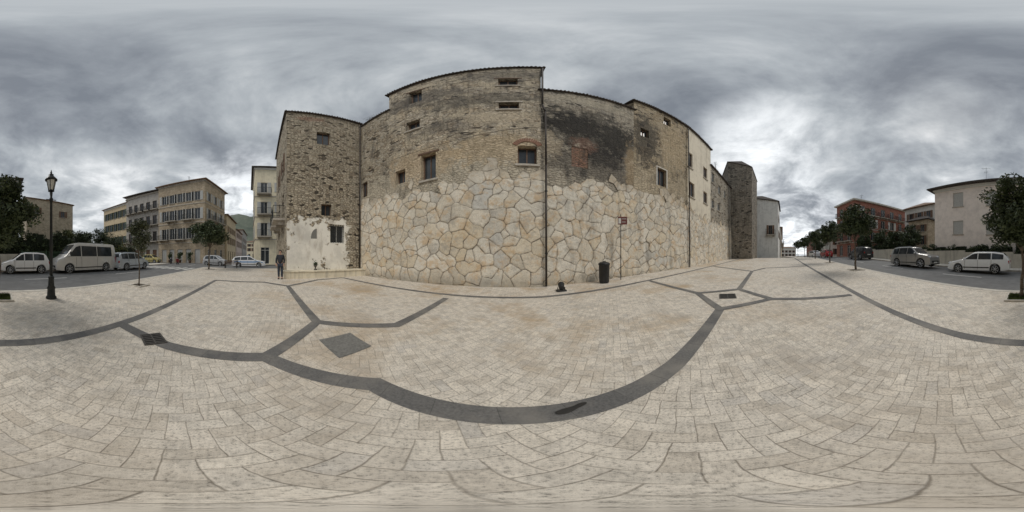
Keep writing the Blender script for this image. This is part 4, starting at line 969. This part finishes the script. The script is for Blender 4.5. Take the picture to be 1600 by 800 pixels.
def pipe(label, pts, r=.05):
    t = thing('drainpipe', label, 'drainpipe', tuple(pts[-1]), 'drainpipes on the old houses')
    mb = MB(); mb.path(pts, r, 10)
    for p in pts[1:-1]: mb.ball(p, (r*1.1, r*1.1, r*1.1))
    mb.build('pipe', M['pipe'], t, True)
    a, b = Vector(pts[-2]), Vector(pts[-1]); n = max(2, int((a-b).length/2))
    for k in range(n):
        mb = MB(); p = a.lerp(b, (k+.5)/n); mb.lathe([(r*1.35, -.03), (r*1.35, .03)], p, 10)
        mb.build('clamp', M['iron'], t)
pipe('long dark drainpipe down the middle of the wall at the edge of the tallest house', [(1.36, 7.2, 17.9), (1.36, 7.2, 11.2), (1.5, 7.22, 10.4), (1.5, 7.08, 5.9), (1.5, 7.02, .05)])
pipe('drainpipe in the inner corner between the brown corner house and the wall', [(-9.62, 7.15, 13.6), (-9.62, 7.1, .5)])
pipe('drainpipe at the left edge of the cream plastered house', [(12.3, 6.55, 15.3), (12.3, 6.45, 6.6), (12.3, 6.4, gz(12.3, 6.3))])
pipe('drainpipe near the dark tower at the far right of the wall', [(23.2, 5.7, 12.5), (23.2, 5.65, gz(23.2, 5.6))])
mb = MB(); pts = [(-6.6+(7.7)*k/16, 7.24, 7.9+.9*k/16-0.35*math.sin(math.pi*k/16)) for k in range(17)]; mb.path(pts, .012, 5)
tag(mb.build('wall_cable', M['black'], origin=Vector((-6.6, 7.24, 7.9))), 'thin black cable sagging across the tallest house above the polygonal stones', 'cable')
def antenna(label, base, h, dish=False):
    x, y, z = base; t = thing('antenna', label, 'antenna', base)
    mb = MB(); mb.tube((x, y, z-.4), (x, y, z+h), .02, .015, 6); mb.build('mast', M['iron'], t)
    mb = MB(); mb.tube((x-.5, y, z+h*.92), (x+.5, y+.2, z+h*.92), .012, .012, 5)
    for k in range(8): 
        q = -.48+.14*k; mb.tube((x+q, y-.22+.2*q, z+h*.92), (x+q, y+.22+.2*q, z+h*.92), .008, .008, 4)
    mb.tube((x-.25, y, z+h*.7), (x+.3, y, z+h*.7), .012, .012, 5)
    for k in range(4): q = -.2+.15*k; mb.tube((x+q, y, z+h*.7-.25), (x+q, y, z+h*.7+.25), .008, .008, 4)
    mb.build('aerial', M['iron'], t)
    if dish: mb = MB(); mb.lathe([(.03, 0), (.2, .04), (.36, .12), (.37, .13)], (x, y-.2, z+h*.35), 16, 'y'); mb.build('dish', M['white'], t)
antenna('television aerial on the low wing roof beside the tallest house', (-9.3, 7.8, 13.8), 1.5)
antenna('television aerial with white dish on the roof before the dark tower', (21, 7.0, 13.1), 2.6, True)
antenna('television aerial standing on the pink villa roof', (4.6, -19.5, 10.9), 2.6)
antenna('television aerial on the beige stone palazzo roof', (-31, -13.5, 17.3), 2.0)
antenna('television aerial on the red apartment block', (31, -20, 13.9), 2.0)

# ------------------------------------------------------------------ vehicles
def interp(prof, x):
    if x <= prof[0][0]: return prof[0][1]
    for (a, b), (c, d) in zip(prof, prof[1:]):
        if x <= c: return b+(d-b)*(x-a)/(c-a)
    return prof[-1][1]
SPEC = {
 'hatch': dict(L=3.55, W=1.62, top=[(-1.775, .7), (-1.75, .95), (-1.6, 1.28), (-1.38, 1.46), (-.9, 1.53), (0, 1.54), (.3, 1.47), (.95, 1.02), (1.2, .95), (1.6, .82), (1.75, .62), (1.775, .45)], belt=.92, wh=(-1.12, 1.12), R=.29, gl=(-1.4, .85), pil=(-.55, .1), ws=(.36, .93), rw=(-1.62, -1.4)),
 'suv': dict(L=4.55, W=1.86, top=[(-2.275, .8), (-2.24, 1.1), (-2.08, 1.6), (-1.85, 1.72), (-1.2, 1.78), (.1, 1.78), (.4, 1.71), (1.0, 1.2), (1.25, 1.14), (2.0, 1.04), (2.22, .86), (2.275, .6)], belt=1.1, wh=(-1.32, 1.38), R=.36, gl=(-1.9, .92), pil=(-1.1, -.1), ws=(.46, .98), rw=(-2.2, -2.09)),
 'wagon': dict(L=4.5, W=1.75, top=[(-2.25, .7), (-2.22, .95), (-2.05, 1.2), (-1.82, 1.4), (-1.2, 1.48), (.0, 1.49), (.3, 1.43), (1.0, .99), (1.3, .93), (1.95, .8), (2.2, .62), (2.25, .45)], belt=.93, wh=(-1.3, 1.37), R=.31, gl=(-1.9, .9), pil=(-1.05, -.1), ws=(.36, .98), rw=(-2.06, -1.84)),
 'van': dict(L=5.5, W=1.98, top=[(-2.75, .6), (-2.745, 2.1), (-2.65, 2.25), (-2.3, 2.3), (.9, 2.32), (1.2, 2.22), (1.95, 1.4), (2.15, 1.22), (2.6, 1.05), (2.72, .8), (2.75, .5)], belt=1.22, wh=(-1.6, 1.75), R=.34, gl=(-2.3, 1.75), pil=(-.7, .75), ws=(1.25, 1.92), rw=None),
 'mpv': dict(L=4.2, W=1.75, top=[(-2.1, .7), (-2.07, 1.0), (-1.95, 1.4), (-1.75, 1.58), (-1.1, 1.64), (.1, 1.64), (.45, 1.55), (1.15, 1.06), (1.35, 1.0), (1.85, .84), (2.05, .64), (2.1, .45)], belt=1.0, wh=(-1.28, 1.3), R=.31, gl=(-1.8, 1.05), pil=(-1.0, -.1), ws=(.5, 1.13), rw=(-2.02, -1.8)),
}
def car(kind, label, col, loc, rz, cat='car', metal=0.4, extra=None, group=None, name='parked_car'):
    sp = SPEC[kind]; L, W, bz_, Rw = sp['L'], sp['W'], sp['belt'], sp['R']; hl = L/2; Ra = Rw+.07
    paint = basic(label[:20]+' paint', col, .3, metal, .04, 3, coat=.6)
    root = thing(name, label, cat, (0, 0, 0), group)
    def wd(x): return W/2*(1-.13*abs(x/hl)**5)*(1-.03*abs(x/hl)**2)
    def sec(x):
        w = wd(x); zt = interp(sp['top'], x); zb = .2+.06*max(0, abs(x)/hl-.85)/.15
        for xc in sp['wh']:
            if abs(x-xc) < Ra: zb = max(zb, Rw+math.sqrt(Ra*Ra-(x-xc)**2))
        be = min(bz_, zt-.05); zb = min(zb, be-.08); mid = max(zb+.03, min(.55, be-.06)); mid = min(mid, be-.03)
        wt = w*.965-.30*(zt-be)*(0.42 if kind == 'van' else 1.0); wt = max(wt, .25)
        return [(0, zb), (w*.94, zb), (w*.99, zb+.02), (w*1.0, mid), (w*.965, be), (wt, max(zt-(.2 if kind == 'van' and zt > 1.8 else .05), be+.01)), (wt-.07, zt), (0, zt+.015)]
    xs_ = sorted(set([round(-hl+L*i/70, 4) for i in range(71)]+[p[0] for p in sp['top']]+[xc+Ra*math.cos(k*math.pi/10) for xc in sp['wh'] for k in range(11)]+[p+e for p in sp['wh'] for e in (Ra+.004, -Ra-.004)]))
    mb = MB(); g = []
    for x in xs_:
        s = sec(x); ring = [(x, y, z) for y, z in s]+[(x, -y, z) for y, z in s[-2:0:-1]]
        g.append(ring)
    n = len(g[0])
    for ring in g: mb.v += ring
    for i in range(len(g)-1):
        for k in range(n):
            mb.f.append([i*n+k, (i+1)*n+k, (i+1)*n+(k+1) % n, i*n+(k+1) % n]); mb.uv += [(0, 0)]*4
    mb.f.append([k for k in range(n)][::1]); mb.uv += [(0, 0)]*n; mb.f.append([(len(g)-1)*n+n-1-k for k in range(n)]); mb.uv += [(0, 0)]*n
    bd = mb.build('body', paint, root)
    bd.data.polygons.foreach_set('use_smooth', [True]*len(bd.data.polygons))
    es = bd.modifiers.new('es', 'EDGE_SPLIT'); es.split_angle = R(32)
    pil = [sp['gl'][0]]+list(sp['pil'])+[sp['gl'][1]]
    for sgn in (1, -1):
        for a, b in zip(pil, pil[1:]):
            mb = MB(); q = []
            for k in range(13):
                x = a+.035+(b-a-.07)*k/12; s = sec(x); (y0, z0_), (y1, z1_) = s[4], s[5]
                if z1_-z0_ < .12: continue
                t0, t1 = .045/(z1_-z0_), 1-.05/(z1_-z0_)
                if t1 <= t0: continue
                q.append(((x, sgn*(y0+(y1-y0)*t0+.008), z0_+(z1_-z0_)*t0), (x, sgn*(y0+(y1-y0)*t1+.008), z0_+(z1_-z0_)*t1)))
            for (p0, p1), (p2, p3) in zip(q, q[1:]): mb.poly([p0, p2, p3, p1] if sgn < 0 else [p0, p1, p3, p2])
            if mb.f: mb.build('side_window', M['glass'], root)
    def topglass(a, b, nm, sx):
        mb = MB(); q = []
        for k in range(7):
            x = a+(b-a)*k/6; s = sec(x); w = s[6][0]-.02; z = s[6][1]; q.append(((x+sx*.008, -w, z+.008), (x+sx*.008, 0, z+.024), (x+sx*.008, w, z+.008)))
        for p, r_ in zip(q, q[1:]): mb.poly([p[0], r_[0], r_[1], p[1]]); mb.poly([p[1], r_[1], r_[2], p[2]])
        mb.build(nm, M['glass'], root)
    topglass(sp['ws'][0], sp['ws'][1], 'windscreen', 1)
    if sp['rw']: topglass(sp['rw'][0], sp['rw'][1], 'rear_window', -1)
    for xc in sp['wh']:
        for sgn in (1, -1):
            y = sgn*(wd(xc)-.13); mb = MB(); mb.lathe([(Rw-.03, -.1), (Rw, -.08), (Rw, .08), (Rw-.03, .1)], (xc, y, Rw), 22, 'y')
            wh = mb.build('wheel', M['tyre'], root, True); yo = y+sgn*.103
            mb = MB(); mb.tube((xc, yo-.004*sgn, Rw), (xc, yo+.004*sgn, Rw), .06, .05, 10)
            for k in range(7):
                a = 2*math.pi*k/7; mb.tube((xc, yo, Rw), (xc+(Rw-.075)*math.cos(a), yo, Rw+(Rw-.075)*math.sin(a)), .03, .022, 6)
            for k in range(18):
                a, b = 2*math.pi*k/18, 2*math.pi*(k+1)/18; r = Rw-.075; mb.tube((xc+r*math.cos(a), yo, Rw+r*math.sin(a)), (xc+r*math.cos(b), yo, Rw+r*math.sin(b)), .016, .016, 5)
            mb.build('rim', M['rim'], wh)
    zh = .68 if kind in ('hatch', 'wagon', 'mpv') else .86
    for sgn in (1, -1):
        mb = MB(); mb.lathe([(.02, -.17), (.1, -.12), (.12, 0), (.1, .12), (.02, .17)], (hl-.14, sgn*(wd(hl-.1)-.2), zh), 10, 'y'); mb.build('headlight', M['headlight'], root, True)
        mb = MB(); mb.box((-hl+.06, sgn*(wd(-hl+.05)-.09), zh+.1), (.13, .15, .22 if kind != 'van' else .5)); mb.build('taillight', M['taillight'], root, bev=.02)
        xm = sp['ws'][1]-.12; s = sec(xm); mb = MB(); mb.ball((xm, sgn*(s[4][0]+.1), s[4][1]+.08), (.085, .085, .08)); mb.tube((xm, sgn*(s[4][0]-.02), s[4][1]+.03), (xm, sgn*(s[4][0]+.08), s[4][1]+.06), .02); mb.build('wing_mirror', paint, root, True)
        mb = MB()
        for x in list(sp['pil'])+[sp['gl'][1]-.05]:
            if x > 1.2: x = 1.2
            s = sec(x); y0 = s[3][0]; y1 = s[4][0]
            for zz in range(6):
                z0_ = .3+(s[4][1]-.3)*zz/6; z1_ = .3+(s[4][1]-.3)*(zz+1)/6
                mb.box((x, sgn*(y0-(y0-y1)*max(0, (z0_-s[3][1])/(s[4][1]-s[3][1]))*1.0), (z0_+z1_)/2), (.012, .012, z1_-z0_))
        mb.box(((sp['wh'][0]+sp['wh'][1])/2, sgn*(W/2-.0), .42), (sp['wh'][1]-sp['wh'][0]-2*Ra-.05, .02, .07))
        mb.build('door_gaps_and_trim', M['black'], root)  # upright black strips paint the shaded door gaps; the long one is trim
    mb = MB(); mb.box((hl-.0, 0, .5), (.05, W*.55, .16)); mb.box((hl-.03, 0, .3), (.06, W*.7, .08)); mb.build('grille', M['black'], root)
    for x in (hl+.03, -hl-.015): mb = MB(); mb.box((x, 0, .42 if x > 0 else .7), (.02, .5, .11)); mb.build('number_plate', M['white'], root)
    if kind in ('suv', 'wagon', 'mpv'):
        for sgn in (1, -1):
            mb = MB(); mb.path([(-1.7, sgn*.55, sec(-1.7)[6][1]+.02), (-1.5, sgn*.56, sec(-1.5)[6][1]+.06), (.1, sgn*.56, sec(.1)[6][1]+.06), (.3, sgn*.55, sec(.3)[6][1]+.02)], .018, 6); mb.build('roof_rail', M['iron'], root)
    if extra: extra(root, sec, hl)
    root.location = (loc[0], loc[1], gz(loc[0], loc[1])-.105); root.rotation_euler = (0, 0, rz)
    return root
pk = 'cars parked along the far kerb'
car('hatch', 'small white three-door hatchback parked at the far kerb in front of the tall hedge', (.85, .85, .84), (-1.85, -12.25), 0, metal=.0, group=pk)
car('van', 'silver grey minibus van with dark windows parked at the far kerb', (.66, .65, .62), (-6.75, -11.9), 0, 'van', metal=.25, group=pk, name='parked_van')
car('mpv', 'pale silver-blue people carrier parked behind the silver minibus', (.55, .6, .65), (-11.6, -11.3), math.pi, group=pk)
car('suv', 'silver grey off-road car parked between the dark car and the white estate', (.34, .34, .335), (9.3, -11.6), math.pi, group=pk)
car('wagon', 'white estate car with roof rails parked in front of the pink villa hedge', (.85, .86, .86), (3.25, -11.6), 0, metal=.0, group=pk)
car('suv', 'dark charcoal off-road car parked farther along, before the red apartment block', (.03, .032, .035), (20.5, -13.0), 0, group=pk)
car('hatch', 'yellow small car parked across the street by the beige palazzo', (.55, .47, .2), (-24.2, -18.0), math.pi/2, metal=0)
car('wagon', 'dark blue car parked beyond the yellow one before the grey house', (.05, .06, .1), (-25, -24), math.pi/2)
blue = basic('light_blue_stripe', (.12, .3, .58), .4)
def police(root, sec, hl):
    for sgn in (1, -1):
        mb = MB()
        for k in range(20):
            x0_, x1_ = -1.9+.19*k, -1.9+.19*(k+1)
            def P(x, f): s = sec(x); return (x, sgn*(s[3][0]+(s[4][0]-s[3][0])*f+.005), s[3][1]+(s[4][1]-s[3][1])*f)
            q = [P(x0_, .25), P(x1_, .25), P(x1_, .65), P(x0_, .65)]; mb.poly(q if sgn < 0 else q[::-1])
        mb.build('side_stripe', blue, root)
    z = sec(-.2)[6][1]; mb = MB(); mb.box((-.1, 0, z+.06), (.25, 1.1, .1)); mb.build('light_bar', blue, root, bev=.02)
car('wagon', 'white patrol car with light blue side stripe parked across the left cross street', (.85, .86, .87), (-22.3, -1.0), math.pi/2, metal=0, extra=police)
car('hatch', 'small silver car parked beside the white and blue patrol car', (.5, .51, .52), (-23.5, -6.0), math.pi/2-.2)
car('hatch', 'red car far down the right street', (.4, .03, .03), (30.0, -11.2), 0, group='distant cars in the right street')
car('wagon', 'white car far down the right street, nearest the pale gable house', (.8, .8, .8), (36.0, -10.5), 0, metal=0, group='distant cars in the right street')
car('mpv', 'dark blue car at the distant end of the right street', (.05, .07, .12), (46.0, -12.5), 0, group='distant cars in the right street')
car('hatch', 'silver car farthest away in the right street', (.5, .5, .5), (52.0, -14.0), 0, group='distant cars in the right street')

def scooter(label, x, y, rz, col):
    z = gz(x, y)-.11; root = thing('scooter', label, 'scooter', (0, 0, 0), 'scooters parked by the beige palazzo'); pm = basic(label[:12]+' paint', col, .3, .1, coat=.5)
    for xx in (-.6, .6):
        mb = MB(); mb.lathe([(.2, -.05), (.24, -.03), (.24, .03), (.2, .05)], (xx, 0, .24), 16, 'y'); mb.build('wheel', M['tyre'], root, True)
    mb = MB(); mb.lathe([(.05, 0), (.17, .05), (.19, .2), (.14, .38)], (-.45, 0, .35), 12); mb.box((0, 0, .3), (.6, .3, .1)); mb.box((.4, 0, .62), (.08, .36, .6)); mb.build('body', pm, root, bev=.02)
    mb = MB(); mb.box((-.4, 0, .78), (.65, .26, .1)); mb.build('seat', M['black'], root, bev=.03)
    mb = MB(); mb.tube((.6, 0, .3), (.42, 0, 1.0), .03); mb.tube((.42, -.3, 1.02), (.42, .3, 1.02), .018); mb.build('handlebar', M['iron'], root)
    mb = MB(); mb.ball((.48, 0, .92), (.08, .08, .08)); mb.build('headlight', M['headlight'], root, True)
    root.location = (x, y, z); root.rotation_euler = (0, 0, rz)
scooter('dark scooter parked near the beige palazzo, left one', -23.0, -13.2, .4, (.04, .04, .05))
scooter('red scooter parked near the beige palazzo, right one', -22.6, -11.8, .3, (.3, .03, .03))
c = G(361, 419); t = thing('park_bench', 'dark slatted bench on the plaza edge in front of the patrol car', 'bench', tuple(c))
mb = MB(); 
for k in range(4): mb.box((c.x-.18+.12*k, c.y, c.z+.44), (.09, 1.6, .035))
mb.build('seat', M['wood'], t)
mb = MB()
for k in range(3): mb.box((c.x-.28, c.y, c.z+.56+.13*k), (.03, 1.6, .09))
mb.build('backrest', M['wood'], t)
for s in (-.65, .65): mb = MB(); mb.box((c.x, c.y+s, c.z+.21), (.42, .05, .42)); mb.box((c.x-.255, c.y+s, c.z+.45), (.02, .05, .85)); mb.build('leg', M['iron'], t)
for k in range(3):
    x, y = [(-27, -15.8), (-27, -13.6), (-27, -11.6)][k]; z = gz(x, y)-.1
    t = thing('potted_shrub', ['potted shrub at the palazzo door nearest the grey house', 'potted shrub in the middle of the palazzo front', 'potted shrub nearest the palazzo corner'][k], 'plant', (x, y, z), 'potted shrubs before the beige palazzo')
    mb = MB(); mb.lathe([(.22, 0), (.3, .5), (.33, .5), (.33, .56), (.28, .56)], (x, y, z), 14); mb.build('pot', M['tile_r'], t, True)
    mb = MB(); rnd = random.Random(k); 
    for q in range(10): leaves(mb, (x+rnd.uniform(-.3, .3), y+rnd.uniform(-.3, .3), z+.8+rnd.uniform(0, 1.0)), .35, 80, .1, rnd)
    mb.build('foliage', M['leaf'], t)

# ------------------------------------------------------------------ people
def skin_obj(name, verts, edges, rad, mat, parent, sub=2):
    me = bpy.data.meshes.new(name); me.from_pydata(verts, edges, []); o = bpy.data.objects.new(name, me); COL.objects.link(o); o.parent = parent
    o.modifiers.new('s', 'SKIN'); 
    for v, r in zip(me.skin_vertices[0].data, rad): v.radius = (r, r) if not isinstance(r, tuple) else r
    me.skin_vertices[0].data[0].use_root = True
    s = o.modifiers.new('u', 'SUBSURF'); s.levels = sub; s.render_levels = sub
    me.materials.append(mat); o.modifiers['s'].use_smooth_shade = True
    return o
def person(label, loc, rz, jm, tm, h=1.72, armb=0.12):
    root = thing('person', label, 'person', (0, 0, 0)); k = h/1.72
    V = [(0, 0, .93), (0, 0, 1.12), (0, 0, 1.32), (0, 0, 1.46), (.01, 0, 1.54), (.02, 0, 1.63), (.0, 0, 1.71)]; E_ = [(0, 1), (1, 2), (2, 3), (3, 4), (4, 5), (5, 6)]; Rr = [.14, .125, .14, .07, .055, .085, .06]
    for s in (1, -1):
        b = len(V); fw = .1 if s > 0 else -.06
        V += [(0, s*.18, 1.4), (0, s*.24, 1.13), (armb, s*.22, .9), (0, s*.09, .88), (fw*.4+.03, s*.1, .5), (fw*.3-.02, s*.1, .09), (fw*.3+.13, s*.11, .04)]
        Rr += [.06, .045, .035, .085, .06, .045, .04]; E_ += [(2, b), (b, b+1), (b+1, b+2), (0, b+3), (b+3, b+4), (b+4, b+5), (b+5, b+6)]
        for f in range(5):
            c0 = len(V); y = s*.22+(-.03+.018*f); V += [(armb+.03, y, .86), (armb+.045, y, .79+.008*abs(f-2))]; Rr += [.01, .008]; E_ += [(b+2, c0), (c0, c0+1)]
    V = [(x*k, y*k, z*k) for x, y, z in V]
    skin_obj('body', V, E_, [r*k for r in Rr], M['skin'], root)
    J = [(0, 0, .9), (0, 0, 1.12), (0, 0, 1.32), (0, 0, 1.45), (0, .18, 1.4), (0, .245, 1.13), (armb*.9, .22, .94), (0, -.18, 1.4), (0, -.245, 1.13), (armb*.9, -.22, .94)]
    skin_obj('jacket', [(x*k, y*k, z*k) for x, y, z in J], [(0, 1), (1, 2), (2, 3), (2, 4), (4, 5), (5, 6), (2, 7), (7, 8), (8, 9)], [.17*k, .155*k, .165*k, .085*k, .08*k, .062*k, .055*k, .08*k, .062*k, .055*k], jm, root)
    T = [(0, 0, .92)]; TE = []; TR = [.155]
    for s in (1, -1):
        b = len(T); fw = .1 if s > 0 else -.06; T += [(0, s*.09, .86), (fw*.4+.03, s*.1, .5), (fw*.3-.02, s*.1, .11)]; TR += [.1, .078, .065]; TE += [(0, b), (b, b+1), (b+1, b+2)]
    skin_obj('trousers', [(x*k, y*k, z*k) for x, y, z in T], TE, [r*k for r in TR], tm, root)
    for s in (1, -1):
        fw = .1 if s > 0 else -.06; skin_obj('shoe', [(fw*.3-.05, s*.1*k, .05), (fw*.3+.06, s*.105*k, .045), (fw*.3+.16, s*.11*k, .04)], [(0, 1), (1, 2)], [.05, .045, .038], M['black'], root)
    mb = MB(); mb.ball((-.02*k, 0, 1.655*k), (.098*k, .09*k, .095*k), 12, 8); mb.build('hair', M['hair'], root, True)
    mb = MB(); mb.ball((.105*k, 0, 1.61*k), (.016, .016, .025)); mb.build('nose', M['skin'], root, True)
    root.location = loc; root.rotation_euler = (0, 0, rz)
c = G(438, 436); person('person in dark jacket and dark trousers standing by the corner of the brown house', (c.x, c.y, c.z), -.3, M['jacket'], M['denim'], 1.74)

# ------------------------------------------------------------------ world, sun, camera
w = bpy.data.worlds.new("World"); S.world = w; w.use_nodes = True; nt = w.node_tree; nt.nodes.clear()
SUN_AZ, SUN_EL = 152, 50
sky = nd(nt, 'ShaderNodeTexSky', sky_type='NISHITA', sun_disc=False); sky.sun_elevation = R(SUN_EL); sky.sun_rotation = R(SUN_AZ)
bg1 = nd(nt, 'ShaderNodeBackground', {0: sky.outputs[0], 1: 0.1})
tc = nd(nt, 'ShaderNodeTexCoord').outputs['Generated']
s = nd(nt, 'ShaderNodeSeparateXYZ', {0: tc}); zc = mth(nt, 'MAXIMUM', s.outputs[2], 0.0); dn = mth(nt, 'ADD', zc, 0.2)
cv = nd(nt, 'ShaderNodeCombineXYZ', {0: mth(nt, 'DIVIDE', s.outputs[0], dn), 1: mth(nt, 'DIVIDE', s.outputs[1], dn), 2: 0.3}).outputs[0]
n1 = noise(nt, addv(nt, cv, (3.3, 1.2, 0)), 0.75, 9, 0.57, 0.4); n2 = noise(nt, addv(nt, cv, (7.7, 4.1, 2)), 2.0, 10, 0.61, 0.35)
f = mth(nt, 'ADD', mth(nt, 'MULTIPLY', n1.outputs[0], 0.62), mth(nt, 'MULTIPLY', n2.outputs[0], 0.38))
cl = ramp(nt, f, [(0.40, (0.185, 0.205, 0.235)), (0.465, (0.275, 0.3, 0.33)), (0.52, (0.385, 0.415, 0.44)), (0.58, (0.54, 0.565, 0.58)), (0.655, (0.88, 0.89, 0.89))])
def glow(a, e, lo, hi, add):
    d = (math.sin(R(a))*math.cos(R(e)), math.cos(R(a))*math.cos(R(e)), math.sin(R(e)))
    dp = nd(nt, 'ShaderNodeVectorMath', {0: tc, 1: d}, operation='DOT_PRODUCT').outputs['Value']
    return mth(nt, 'MULTIPLY', mr(nt, dp, lo, hi), add)
gl = mth(nt, 'ADD', glow(88, 38, 0.93, 1.0, 0.3), mth(nt, 'ADD', glow(-96, 18, 0.92, 1.0, 0.45), glow(100, 8, .92, 1.0, .4)))
hz = mr(nt, zc, 0.0, 0.2, 0.18, 0.0)
add = mth(nt, 'MULTIPLY', mth(nt, 'ADD', gl, hz), mr(nt, n2.outputs[0], .4, .6, .2, 1.3))
cc = nd(nt, 'ShaderNodeCombineColor', {0: add, 1: add, 2: add}).outputs[0]
cl = mixc(nt, 1.0, cl, cc, 'ADD')
bg2 = nd(nt, 'ShaderNodeBackground', {0: cl, 1: 1.15})
mx = nd(nt, 'ShaderNodeMixShader', {0: mr(nt, f, .5, .75, .96, .86), 1: bg1.outputs[0], 2: bg2.outputs[0]})
nt.links.new(mx.outputs[0], nd(nt, 'ShaderNodeOutputWorld').inputs[0])
sl = bpy.data.lights.new('sun', 'SUN'); sl.energy = 1.5; sl.angle = R(25); sl.color = (1, .95, .875)
so = bpy.data.objects.new('sun', sl); COL.objects.link(so)
dirv = Vector((math.sin(R(SUN_AZ))*math.cos(R(SUN_EL)), math.cos(R(SUN_AZ))*math.cos(R(SUN_EL)), math.sin(R(SUN_EL))))
so.rotation_euler = (-dirv).to_track_quat('-Z', 'Y').to_euler()
cam = bpy.data.cameras.new('camera'); co_ = bpy.data.objects.new('camera', cam); COL.objects.link(co_)
cam.type = 'PANO'
try: cam.cycles.panorama_type = 'EQUIRECTANGULAR'
except Exception:
    cam.panorama_type = 'EQUIRECTANGULAR'
cam.clip_start = 0.05; cam.clip_end = 5000
co_.location = (0, 0, CAMH); co_.rotation_euler = (R(90), 0, 0)
S.camera = co_
S.view_settings.view_transform = 'Standard'; S.view_settings.look = 'None'; S.view_settings.exposure = 0
